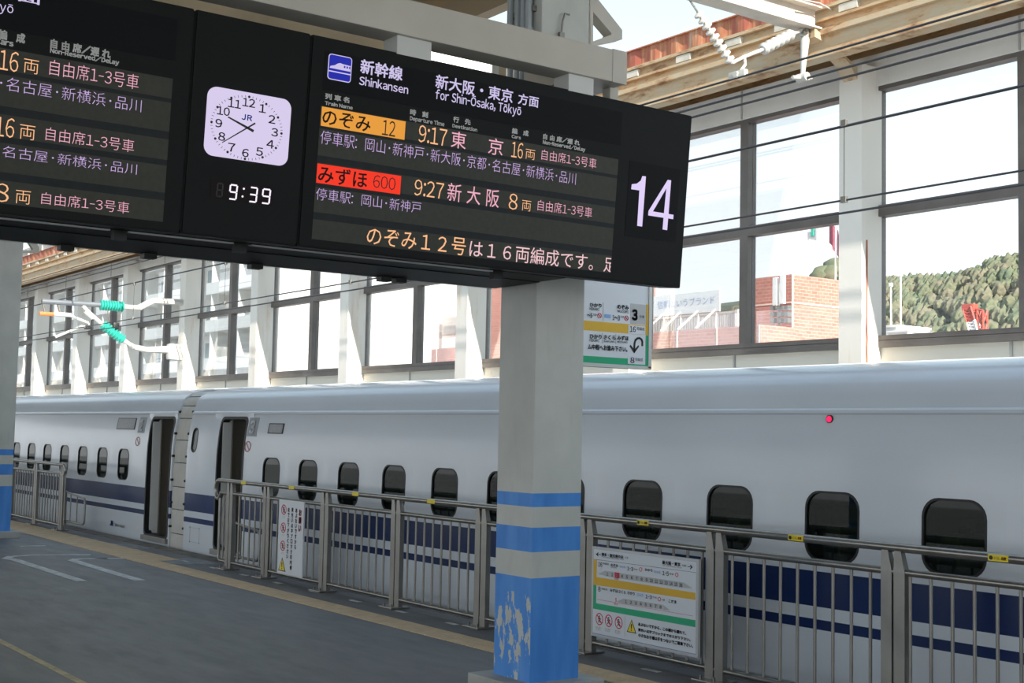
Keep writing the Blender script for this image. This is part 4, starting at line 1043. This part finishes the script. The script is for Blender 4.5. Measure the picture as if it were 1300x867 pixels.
# gangway bellows between the two carriages
gw = thing('gangway_bellows', (-18.985, D + 1.69, -1.0), 'pale quilted gangway cover between the two white train carriages', 'gangway')
BEL = mat('bellows_cloth', (.58, .57, .53), .6, 0, .08, 3)
zz = [-1.0, -.5, -.16, .20, .56, .90, 1.26, 1.60, 1.93, 2.12, 2.26, 2.36, 2.41, 2.44]
for i in range(len(zz) - 1):
    z0, z1 = zz[i] + .006, zz[i + 1] - .006; mb = MB(); nn = 4
    rows = []
    for k in range(nn + 1):
        z = z0 + (z1 - z0) * k / nn; bl = math.sin(math.pi * k / nn) * .018
        rows.append([(x, D + yo(min(max(z, -1.04), 2.44)) + .035 - bl * (1 if j == 1 else .4), z) for j, x in enumerate((-19.27, -18.985, -18.70))])
    vs = [p for r in rows for p in r]; mb.add(vs, [(k * 3 + j, k * 3 + j + 1, k * 3 + j + 4, k * 3 + j + 3) for k in range(nn) for j in range(2)])
    obj('cover_panel', mb, BEL, gw, 60)
obj('cover_back', MB().box((-19.26, D + .12, -1.0), (-18.71, D + 3.2, 1.9)).box((-19.26, D + .5, 1.9), (-18.71, D + 2.9, 2.3)), RUBBER, gw)
st = MB()
for z in zz[1:9]:
    for x in (-19.25, -18.72): st.tube([(x, D + yo(z + .1) + .03, z + .1), (x, D + yo(z + .1) - .012, z + .1)], .018, 8)
objs('stud', st, RUBBER, gw)

# ================================================================== overhead line
def wire(name, pts, r, label, grp='overhead wires along the track'):
    o = obj(name, MB().tube(pts, r, 6), WIRE); tag(o, label, 'wire'); return o
TY = 9.27
def run(z, sag=0.0, y=TY): return [(x, y, z + sag * math.cos((x + 29.9) / 20.1 * math.pi)) for x in [-56 + i * 2.0 for i in range(33)]]
wire('contact_wire', run(3.84), .011, 'lowest thin wire over the train, right under the auxiliary wire')
wire('auxiliary_wire', run(3.955), .010, 'thin wire just above the lowest wire over the train')
wire('messenger_wire', run(4.66, .03), .013, 'upper thin wire holding the droppers over the train')
for x, lb in ((-7.77, 'dropper between the overhead wires by the post beside the forest window'), (-16.9, 'dropper between the overhead wires before the plain white building'), (-21.4, 'dropper between the overhead wires before the near end of the apartment block'),
              (-25.9, 'dropper between the overhead wires just nearer than the catenary bracket'), (-34.5, 'dropper between the overhead wires beyond the catenary bracket')):
    d_ = thing('dropper', (x, TY, 3.95), lb, 'dropper', 'droppers of the overhead line')
    obj('dropper_wire', MB().tube([(x, TY, 3.95), (x, TY, 4.66)], .004, 5), WIRE, d_)
    for z in (3.96, 4.66): obj('clamp', MB().bbox((x - .03, TY - .018, z - .03), (x + .03, TY + .018, z + .03), .006), STEELP, d_)
# gantry beam across the track, at the first fin
def skirt(path_a, path_b, n, r0, r1):
    a, b = Vector(path_a), Vector(path_b); pts = []; rs = []
    for i in range(n):
        for f, r in ((0.0, r0), (.25, r1), (.5, r1), (.75, r0)):
            pts.append(a.lerp(b, (i + f) / n)); rs.append(r)
    pts.append(b); rs.append(r0); return pts, rs
def gantry(gx, label):
    t = thing('gantry_beam', (gx, 11.2, 6.45), label, 'beam')
    obj('beam_body', MB().box((gx - .12, 7.0, 6.42), (gx + .12, 11.3, 6.44)).box((gx - .12, 7.0, 6.66), (gx + .12, 11.3, 6.68)).box((gx - .015, 7.0, 6.44), (gx + .015, 11.3, 6.66)), mat('gantry_white', (.55, .50, .44), .6, 0, .12, 3), t)
    mb = MB(); fr = Frame((gx + .10, 0, 0), (0, 1, 0), (0, 0, 1))
    mb.poly(fr, [(11.2, 6.42), (11.94, 6.10), (11.94, 5.95), (11.80, 6.12), (11.55, 6.25), (11.2, 6.32)], -.2, 0); obj('haunch', mb, RUSTBEAM, t)
    return t
gantry(FIN0, 'pale steel beam crossing over the track to the rusty wall girder')
gantry(FIN0 - BAY * 5, 'far pale steel beam over the track above the turquoise insulators')
GX = FIN0
def pxg(x, y): return onX(x, y, GX)
PM = PORC
vi = thing('insulator_string', pxg(937, 95), 'white ribbed insulator pair in a V holding a wire below the gantry', 'insulator')
a, b = pxg(886, 16), pxg(929, 80); p_, r_ = skirt(a, b, 9, .022, .058); obj('ribbed_insulator', MB().tube(p_, r_, 14), PM, vi, 40)
top = Vector((GX, 9.315, 6.425)); obj('rod', MB().tube([top, a], .011, 6), STEELP, vi)
a2, b2 = pxg(968, 63), pxg(1006, 43); p_, r_ = skirt(a2, b2, 6, .045, .068); obj('ribbed_insulator', MB().tube(p_, r_, 14), PM, vi, 40)
objs('yoke', MB().tube([b, pxg(945, 72), a2], .02, 8).tube([pxg(945, 72), pxg(946, 82), pxg(937, 95)], .018, 8).tube([b2, pxg(1016, 39), pxg(1020.5, 36)], .022, 8), PORC, vi, 40)
c = pxg(937, 95)
obj('wire_clamp', MB().bbox((c.x - .12, c.y - .03, c.z - .03), (c.x + .12, c.y + .03, c.z + .04), .01).tube([(c.x, c.y - .05, c.z), (c.x, c.y + .05, c.z)], .035, 8), PORC, vi, 40)
fy, fz = c.y, c.z
wire('feeder_wire', [(x, fy, fz - .0009 * (x - GX) ** 2 * 0 - .03) for x in (-56, -30, GX, 6)], .012, 'thick dark feeder wire held by the V of white insulators')
li = thing('post_insulator', pxg(1022, 98), 'long white tapering insulator hanging from the gantry end', 'insulator')
a, b = pxg(1022.5, 44), pxg(1019, 95)
obj('insulator_body', MB().tube([a, a.lerp(b, .15), b], [.035, .052, .026], 12), PM, li, 40)
obj('wire_clamp', MB().tube([(b.x - .07, b.y, b.z - .03), (b.x + .07, b.y, b.z - .03)], .05, 12).tube([pxg(1006, 98) , pxg(1030, 99)], .022, 8), PORC, li, 40)
obj('cap_fitting', MB().tube([(a.x, a.y, 6.30), (a.x, a.y, 6.425)], .045, 8).tube([(a.x, a.y - .07, 6.365), (a.x, a.y + .08, 6.365)], .045, 10), STEEL, li, 40)
for dy, dz, nm in ((0, 0, 'pale thick protective wire under the long white insulator'), (.10, -.07, 'thin lower protective wire along the glazed wall')):
    wire('protective_wire', [(x, b.y + dy, b.z - .05 + dz) for x in (-56, GX, 6)], .014, nm)
def pxj(x, y): return onX(x, y, GX + .17)
jl = thing('jumper_lead', pxj(1080, 60), 'thin looping pale lead beside the gantry haunch', 'cable')
obj('lead', MB().tube([pxj(*p) for p in ((1020, 0), (1040, 4), (1066, 18), (1080, 34), (1083, 52), (1079, 70))], .010, 6), PORC, jl, 60)
# hinged cantilever with turquoise insulators at the fifth fin
CX = FIN0 - BAY * 5
def pc(x, y): return onX(x, y, CX)
ct = thing('catenary_bracket', (CX, 11.9, 3.4), 'catenary bracket with two turquoise ribbed insulators reaching over the train', 'bracket')
PGREY = mat('bracket_grey', (.20, .22, .24), .4, .4, .1, 3); PWHITE = mat('bracket_white', (.55, .54, .51), .4, .1, .05, 3)
obj('top_tube', MB().tube([pc(53, 382.5), pc(128, 387)], .06, 10), PGREY, ct, 40)
p_, r_ = skirt(pc(127, 387), pc(157, 389.5), 9, .075, .125); obj('ribbed_insulator', MB().tube(p_, r_, 14), TURQ, ct, 40)
obj('top_fitting', MB().tube([pc(157, 389.5), pc(178, 391)], .06, 10), PWHITE, ct, 40)
obj('upper_arm', MB().tube([pc(176, 391), pc(186, 386), pc(195, 382), pc(232, 384)], .075, 8), PWHITE, ct, 40)
p_, r_ = skirt(pc(130, 412), pc(157, 432), 8, .075, .12); obj('ribbed_insulator', MB().tube(p_, r_, 14), TURQ, ct, 40)
obj('lower_fitting', MB().tube([pc(157, 432), pc(171, 441)], .055, 10), PWHITE, ct, 40)
obj('lower_arm', MB().tube([pc(171, 441), pc(186, 444), pc(210, 444), pc(232, 446)], [.07, .07, .09, .09], 8), PWHITE, ct, 40)
obj('counter_plate', MB().bbox((CX - .1, pc(212, 447).y, pc(215, 457).z), (CX + .12, pc(232, 447).y, pc(215, 436).z), .08), PWHITE, ct)
obj('diagonal_tube', MB().tube([pc(130, 412), pc(112, 396), pc(105, 388)], .05, 10).tube([pc(118, 404), pc(108, 395)], .055, 10), PWHITE, ct, 40)
obj('steady_arm', MB().tube([pc(112, 410), pc(113, 416), pc(104, 414), pc(70, 428)], .03, 8).tube([pc(88, 400), pc(112, 410)], .035, 8).tube([pc(68, 398.5), pc(90, 400)], .05, 8), PWHITE, ct, 40)
obj('orange_tip', MB().tube([pc(50, 398), pc(68, 399)], .045, 8), mat('orange_tip', (.70, .20, .05), .5, 0, .1, 3), ct, 40)
objs('hanger_rod', MB().tube([pc(54, 383), pc(57, 398)], .02, 6).tube([pc(73, 384), pc(77, 399)], .02, 6).tube([pc(136, 390), pc(139, 411)], .012, 6), STEELP, ct)
objs('dark_clamp', MB().bbox((CX - .1, pc(142, 413).y, pc(142, 418).z), (CX + .1, pc(150, 413).y, pc(142, 409).z), .05).bbox((CX - .1, pc(108, 415).y, pc(110, 418).z), (CX + .1, pc(114, 415).y, pc(110, 413).z), .03), RUBBER, ct)

# ================================================================== what stands beyond the wall
def brickmat(name, c1_, c2_, mortar):
    m, t, b = bsdf(name)
    s = t.nodes.new('ShaderNodeSeparateXYZ'); L(t, coords(t), s.inputs[0])
    cb = t.nodes.new('ShaderNodeCombineXYZ'); L(t, mth(t, 'ADD', s.outputs[0], s.outputs[1]), cb.inputs[0]); L(t, s.outputs[2], cb.inputs[1])
    br = t.nodes.new('ShaderNodeTexBrick'); L(t, cb.outputs[0], br.inputs['Vector'])
    br.inputs['Color1'].default_value = (*c1_, 1); br.inputs['Color2'].default_value = (*c2_, 1); br.inputs['Mortar'].default_value = (*mortar, 1)
    br.inputs['Scale'].default_value = 1.0; br.inputs['Brick Width'].default_value = .5; br.inputs['Row Height'].default_value = .2; br.inputs['Mortar Size'].default_value = .012
    L(t, br.outputs['Color'], b.inputs['Base Color']); b.inputs['Roughness'].default_value = .8; MATS[name] = m; return m
BRICK = brickmat('red_brick', (.56, .22, .16), (.46, .16, .115), (.62, .42, .36))
JOINT = mat('pale_joint', (.80, .66, .58), .7, 0, .05, 2)
by = 55.0
zt = onY(1005, 348, 58).z; xc = onY(1005, 348, 58).x
tb = thing('brick_building', (xc - 6, 64, -8.4), 'tall red brick block with pale joints behind the flagpole window', 'building')
by2 = onX(1090, 380, xc).y
XL = onY(946, 380, 58).x - xc
obj('wall', MB().box((xc + XL, 58, -8.4), (xc, by2, zt)), BRICK, tb)
jm_ = MB()
for z in (zt - 1.7, zt - 7.0): jm_.box((xc + XL - .02, 57.97, z), (xc + .03, by2, z + .09))
for y in (58.0, 63.0): jm_.box((xc - .02, y, -8), (xc + .04, y + .12, zt))
objs('panel_joint', jm_, JOINT, tb)
obj('louvre', MB().box((xc + XL + .1, 57.94, zt - 5.0), (xc - 1.2, 58.02, zt - 2.9)), mat('louvre_grey', (.22, .26, .32), .5, 0, .1, 3), tb)
pz = onY(966, 412, by).z; pxc = onY(966, 412, by).x
pd = thing('brick_podium', (pxc - 30, by + 10, -8.4), 'long low red brick roof wall below the white billboard', 'building')
PL = onY(523, 400, 54).x + .2
obj('wall', MB().box((PL, by, -8.4), (pxc, by + 2.9, pz)), BRICK, pd)
jm_ = MB()
for i in range(11):
    x = pxc - .1 - i * 3.4; jm_.box((x - .05, by - .03, -8), (x + .05, by + .02, pz))
jm_.box((PL, by - .03, pz - 1.7), (pxc + .03, by + 2.9, pz - 1.6)); objs('panel_joint', jm_, JOINT, pd)
rl = thing('roof_railing', (pxc - 15, by + 1.5, pz), 'white balustrade with close bars on the low brick roof', 'railing')
RLW = mat('railing_white', (.70, .70, .68), .5, 0, .04, 2)
xa_, xb_ = onY(760, 420, by + 2).x, onY(938, 400, by + 2).x
obj('top_rail', MB().box((xa_, by + 2, pz + 1.05), (xb_, by + 2.12, pz + 1.2)), RLW, rl)
bars = MB(); x = xa_
while x < xb_: bars.box((x, by + 2.02, pz), (x + .06, by + 2.1, pz + 1.05)); x += .16
ob_ = obj('bars', bars, mat('railing_grey', (.50, .50, .49), .6, 0, .04, 2), rl, kind='stuff')
obj('end_post', MB().box((xb_ - .25, by + 1.9, pz), (xb_, by + 2.2, pz + 1.25)), RLW, rl)
bb = thing('billboard', (onY(870, 390, by + 1).x, by + 1, pz), 'white rooftop billboard with blue Japanese lettering on slanted struts', 'billboard')
b0, b1 = onY(760, 405, by + 1), onY(914, 400, by + 1); bzt = onY(914, 368, by + 1).z; bzb = onY(914, 395, by + 1).z
obj('board', MB().box((b0.x, by + .95, bzb), (b1.x, by + 1.05, bzt)), mat('billboard_white', (.82, .83, .84), .5, 0, .02, 1), bb)
BBF = Frame((0, by + .94, 0), (1, 0, 0), (0, 0, 1)); cb_ = crop(820, 290, 4.643)
tpx('信頼というブランド', BBF, cb_(68, 476), cb_(404, 394), mat('faded_blue_ink', (.22, .34, .60), .6, 0, .02, 2), bb, bold=-.005, d=.01)
sb = MB()
for x in [b1.x - .3 - i * 1.55 for i in range(8)]:
    sb.tube([(x, by + .9, bzb + .1), (x - .75, by + .02, pz + .08)], .075, 6); sb.tube([(x, by + 1.0, pz), (x, by + 1.0, bzb + .1)], .05, 6)
objs('strut', sb, RLW, bb)
an = thing('antenna_mast', (onY(990, 400, by + 3.4).x, by + 3.4, pz), 'white cell antenna panels on a mast against the brick block', 'antenna')
for p0, p1 in (((984, 352), (984, 388)), ((993, 349), (993, 386))):
    a, b = onY(*p0, by + 2.0), onY(*p1, by + 2.0); obj('antenna_panel', MB().bbox((a.x - .17, by + 1.95, b.z), (a.x + .17, by + 2.15, a.z), .05), WHITEP, an)
a = onY(989, 360, by + 2.5)
obj('mast', MB().tube([(a.x, by + 2.5, pz), (a.x, by + 2.5, a.z)], .06, 8), STEELP, an)
eq = MB()
for i in range(9):
    q = onY(981 + (i % 3) * 9, 391 + (i // 3) * 8, by + 2.2); eq.bbox((q.x - .14, by + 2.1, q.z - .14), (q.x + .14, by + 2.45, q.z + .14), .02)
objs('equipment_box', eq, STEELP, an)
for px0, ytop, zb_, labels in ((1026, 285, zt, 'white flagpole with a pale flag bearing a green mark on the brick roof'), (1061, 274, zt, 'white flagpole with two dark red flags on the brick roof')):
    a = onY(px0, ytop, 62); fp = thing('flagpole', (a.x, 62, zt), labels, 'flagpole')
    obj('pole', MB().tube([(a.x, 62, zt), (a.x, 62, a.z)], [.06, .035], 8), WHITEP, fp)
    def flag(x0, z1, w, h, m, nm, ph):
        n = 8; vs = []
        for i in range(n + 1):
            f = i / n; y = 62 + math.sin(f * 6 + ph) * .09
            vs += [(x0 + w * f * .85, y, z1 - f * h * .45), (x0 + w * f * .85, y, z1 - h - f * h * .35)]
        obj(nm, MB().add(vs, [(2 * i, 2 * i + 2, 2 * i + 3, 2 * i + 1) for i in range(n)]), m, fp)
    if px0 == 1026:
        flag(a.x + .04, a.z - .1, 1.1, .8, mat('flag_white', (.8, .8, .8), .7, 0, .03, 2), 'flag', 0)
        obj('flag_mark', MB().bbox((a.x + .28, 61.9, a.z - .8), (a.x + .52, 62.0, a.z - .3), .03), mat('flag_green', (.05, .45, .33), .6, 0, .03, 2), fp)
    else:
        flag(a.x - .5, a.z + .1, .55, 1.7, mat('flag_red', (.40, .10, .14), .7, 0, .08, 2), 'flag', 0); flag(a.x + .05, a.z - .8, .55, 1.6, MATS['flag_red'], 'flag', 1)
# second brick block seen left of the column, beyond the white building
a = onY(523, 380, 60); b = onY(640, 380, 60)
tb2 = thing('brick_building', (a.x + 3, 66, -8.4), 'red brick block with cream stripes next to the plain white building', 'building')
obj('wall', MB().box((a.x - 4, 60, -8.4), (b.x, 76, 18)), BRICK, tb2)
jm_ = MB()
for z in (onY(540, 378, 60).z, onY(540, 350, 60).z): jm_.box((a.x - 4, 59.97, z), (b.x + .03, 60.02, z + .1))
for x in (onY(551, 380, 60).x, onY(580, 380, 60).x): jm_.box((x, 59.96, -8), (x + .1, 60.02, 18))
objs('panel_joint', jm_, JOINT, tb2)
z = onY(545, 391, 60).z; obj('cream_stripe', MB().box((a.x - 4, 59.9, z), (onY(566, 391, 60).x, 60.02, z + 1.0)), mat('cream_stripe', (.75, .62, .42), .7, 0, .05, 2), tb2)
ac = thing('air_conditioner', (onY(557, 418, 57).x, 57, pz), 'white rooftop air conditioning unit in front of the striped brick block', 'air conditioner')
q = onY(556, 424, 57); q.x = PL + 1.7; obj('casing', MB().bbox((q.x - 1.2, 56.4, pz), (q.x + 1.2, 57.7, q.z + 1.2), .06), WHITEP, ac); obj('grille', MB().box((q.x - .9, 56.36, q.z - .2), (q.x + .9, 56.42, q.z + .5)), INKG, ac)
obj('duct', MB().bbox((q.x + .4, 56.8, q.z + 1.1), (q.x + 1.1, 57.6, q.z + 2.0), .05), WHITEP, ac)
# plain white building
a = onY(346, 400, 54); b = onY(523, 400, 54)
wb = thing('white_building', (a.x + 10, 60, -8.4), 'plain white building with a few small windows next to the striped brick block', 'building')
obj('wall', MB().box((a.x - 6, 54, -8.4), (b.x, 59.8, 26)), mat('white_render', (.80, .80, .79), .7, 0, .04, .5), wb)
WG = mat('far_window_glass', (.25, .33, .36), .15, 0, .2, .5)
for x0, x1, y0, y1 in ((480, 497, 368, 379), (480, 495, 418, 427), (372, 388, 386, 392), (372, 388, 420, 438), (418, 428, 384, 394), (418, 430, 420, 436)):
    p, q = onY(x0, y1, 54), onY(x1, y0, 54)
    w = obj('window', MB().box((p.x, 53.93, p.z), (q.x, 54.02, q.z)), WHITEP, wb); objs('pane', MB().box((p.x + .12, 53.9, p.z + .12), ((p.x + q.x) / 2 - .06, 53.95, q.z - .12)).box(((p.x + q.x) / 2 + .06, 53.9, p.z + .12), (q.x - .12, 53.95, q.z - .12)), WG, w)
# apartment block with balconies
a = onY(20, 400, 40); b = onY(338, 400, 40)
ax0, ax1 = b.x - 70, b.x
ap = thing('apartment_block', (b.x - 30, 48, -8.4), 'pale apartment block with long balconies behind the glazed wall', 'building')
obj('wall', MB().box((ax0, 41.4, -8.4), (ax1, 53.8, 24)), mat('apartment_wall', (.74, .73, .70), .7, 0, .05, .5), ap)
fl_h = 2.9; zb = onY(290, 465, 40).z
for i in range(-2, 6):
    z = zb + i * fl_h
    if z > 22: break
    obj('balcony_slab', MB().box((ax0, 40, z - .15), (ax1, 41.5, z + .05)), WHITEP, ap)
    obj('balcony_parapet', MB().box((ax0, 40, z + .05), (ax1, 40.12, z + .75)), mat('parapet_white', (.82, .82, .80), .6, 0, .03, .5), ap)
    for k in range(14):
        x = ax0 + 1.2 + k * 5.0
        w = obj('window', MB().box((x, 41.32, z + .1), (x + 3.2, 41.42, z + 2.2)), WHITEP, ap)
        objs('pane', MB().box((x + .1, 41.28, z + .15), (x + 1.55, 41.34, z + 2.1)).box((x + 1.65, 41.28, z + .15), (x + 3.1, 41.34, z + 2.1)), WG, w)
for k in range(15): obj('partition', MB().box((ax0 + k * 5.0, 40.05, -8), (ax0 + k * 5.0 + .12, 41.4, 22)), WHITEP, ap)

# forested hill
HILLY = 300
SKY = [onY(px0, py0, 310) for px0, py0 in ((1010, 352), (1118, 350), (1160, 348), (1200, 347), (1232, 343), (1255, 333), (1275, 324), (1298, 318), (1340, 312))]
RIDGE = ([-400] + [p.x for p in SKY], [SKY[0].z - 6] + [p.z - 3.0 for p in SKY])
def hill_h(x, y):
    # ridge heights read off the skyline
    sx, hh = RIDGE
    for (x0, h0), (x1, h1) in zip(zip(sx, hh), zip(sx[1:], hh[1:])):
        if x0 <= x <= x1: h = h0 + (h1 - h0) * (x - x0) / (x1 - x0); break
    else: h = hh[0] if x < sx[0] else hh[-1]
    f = max(0, min(1, (y - 250) / 60)); f = f * f * (3 - 2 * f)
    return -9 + (h + 9) * f
hm = MB(); nx_, ny_ = 36, 14; vs = []
for j in range(ny_ + 1):
    for i in range(nx_ + 1):
        x = -420 + 400 * i / nx_; y = 240 + 110 * j / ny_; vs.append((x, y, hill_h(x, y) - 2))
hm.add(vs, [(j * (nx_ + 1) + i, j * (nx_ + 1) + i + 1, (j + 1) * (nx_ + 1) + i + 1, (j + 1) * (nx_ + 1) + i) for j in range(ny_) for i in range(nx_)])
HG = mat('hill_ground', (.08, .09, .06), .9, 0, .3, .05); struct('hill', hm, HG, smooth=60)
def leafmat():
    m, t, b = bsdf('forest_leaves')
    n = noise(t, coords(t), .16, 5, .6); n2 = noise(t, coords(t), 1.3, 4, .6)
    c = ramp(t, n, [(.3, (.11, .145, .09)), (.45, (.165, .175, .095)), (.58, (.21, .175, .115)), (.7, (.135, .165, .10))])
    c = mix(t, ramp(t, n2, [(.45, (0,) * 3), (.7, (.75,) * 3)]), c, (.085, .105, .065))
    L(t, c, b.inputs['Base Color']); b.inputs['Roughness'].default_value = .9; return m
FOREST = leafmat()
fo = MB()
bm = bmesh.new(); bmesh.ops.create_icosphere(bm, subdivisions=3, radius=1.0); bm.verts.ensure_lookup_table()
iv = [v.co.copy() for v in bm.verts]; bm.verts.index_update(); ifc = [[v.index for v in f.verts] for f in bm.faces]; bm.free()
for i in range(2600):
    y = random.uniform(262, 322); x = random.uniform(-275, -165); r = random.uniform(1.1, 2.9)
    z = hill_h(x, y); sd = random.uniform(0, 50)
    fo.add([(x + v.x * r * (1 + .16 * math.sin(v.z * 7 + sd + v.y * 5) + .13 * math.sin(v.x * 17 + v.y * 13 + sd)), y + v.y * r * (1 + .2 * math.sin(v.x * 8 + sd)), z + v.z * r * 1.0 * (1 + .16 * math.cos(v.x * 7 + v.y * 6 + sd) + .13 * math.sin(v.z * 16 + v.y * 15 + sd))) for v in iv], ifc)
fo_ = obj('forest', fo, FOREST, None, 60, 'stuff'); tag(fo_, 'hazy green and brown woodland covering the hill behind the crane', 'forest')
# clump of trees behind the billboard
for k, (x0, y0) in enumerate(((928, 392), (1040, 348))):
    q = onY(x0, y0, 110); t_ = thing('tree', (q.x, 110, -8.4), ('dark green tree top peeping over the balustrade beside the billboard', 'dark green tree top showing over the tall brick block')[k], 'tree')
    mb = MB()
    for i in range(16):
        r = random.uniform(.9, 1.7); ox, oy, oz = random.uniform(-4, 4), random.uniform(-1.5, 1.5), random.uniform(-2.6, .3) - abs(i % 5 - 2) * .3
        mb.add([(q.x + ox + v.x * r * (1 + .25 * math.sin(v.z * 9 + i)), 110 + oy + v.y * r, q.z + oz + v.z * r) for v in iv], ifc)
    obj('crown', mb, FOREST, t_, 60); obj('trunk', MB().tube([(q.x, 110, -8.4), (q.x, 110, q.z - 2)], .4, 8), mat('bark', (.15, .12, .09), .9, 0, .2, 3), t_)
# red and white lattice crane
q = onY(1235, 420, 150); k_ = 1
ck_ = thing('crane', (q.x, 150, -8.4), 'red and white lattice crane in front of the wooded hill', 'crane')
def lattice(p0, p1, w, m, nm, n=7):
    mb = MB(); p0, p1 = Vector(p0), Vector(p1); d = (p1 - p0).normalized(); sx = Vector((d.z, 0, -d.x)) * w / 2; sy = Vector((0, 1, 0)) * w / 2
    cs = [sx + sy, sx - sy, -sx - sy, -sx + sy]
    for c in cs: mb.tube([p0 + c, p1 + c], .15, 4)
    for i in range(n):
        a, b = p0.lerp(p1, i / n), p0.lerp(p1, (i + 1) / n)
        for j in range(4): mb.tube([a + cs[j], b + cs[(j + 1) % 4]], .1, 4, False); mb.tube([b + cs[j], a + cs[(j + 1) % 4]], .1, 4, False)
    obj(nm, mb, m, ck_)
CR = mat('crane_red', (.50, .07, .04), .5, 0, .08, 1); CW = mat('crane_white', (.85, .82, .80), .5, 0, .04, 1)
g0 = onY(1240, 423, 150)
P0 = (g0.x, 150, -8.4); P1 = onY(1240, 424, 150); P2 = onY(1236, 408, 150); P3 = onY(1231, 391, 150)
lattice(P0, P1, 1.0, CW, 'lower_mast', 10); lattice(P1, P2, 1.2, CW, 'white_jib', 4); lattice(P2, P3, 1.2, CR, 'red_jib', 4)
lattice((onY(1248, 424, 150).x, 150, -8.4), onY(1247, 394, 150), .9, CR, 'back_mast', 16)
obj('head', MB().bbox((P3.x - .8, 149.4, P3.z - .4), (P3.x + .9, 150.6, P3.z + .5), .1).tube([P3, onY(1247, 394, 150)], .15, 6), CR, ck_)
# two thin masts and low white sheds by the hill
for k, (x0, y0) in enumerate(((1143.5, 347), (1131, 360))):
    q = onY(x0, y0, 140); m_ = thing('light_mast', (q.x, 140, -8.4), ('tall thin pale mast in front of the wooded hill', 'shorter thin pale mast beside the tall one before the hill')[k], 'mast')
    obj('pole', MB().tube([(q.x, 140, -8.4), (q.x, 140, q.z)], .11, 6), CW, m_); obj('pole_head', MB().bbox((q.x - .2, 139.8, q.z - .4), (q.x + .2, 140.2, q.z + .1), .05), CW, m_)
a, b = onY(1116, 426, 120), onY(1138, 415, 120)
sh = thing('shed', (a.x, 122, -8.4), 'low white rooftop shed at the foot of the wooded hill', 'building')
obj('wall', MB().box((a.x - 3, 120, -8.4), (b.x, 126, b.z)), WHITEP, sh); obj('roof', MB().box((a.x - 3.2, 119.8, b.z), (b.x + .2, 126, b.z + .25)), CW, sh)
a, b = onY(1128, 428, 118), onY(1152, 421, 118)
sh = thing('shed', (a.x, 122, -8.4), 'lower long white shed beside the rooftop shed', 'building')
obj('wall', MB().box((a.x, 118, -8.4), (b.x, 126, b.z)), WHITEP, sh); obj('roof', MB().box((a.x - .2, 117.8, b.z), (b.x + .2, 126, b.z + .2)), CW, sh)
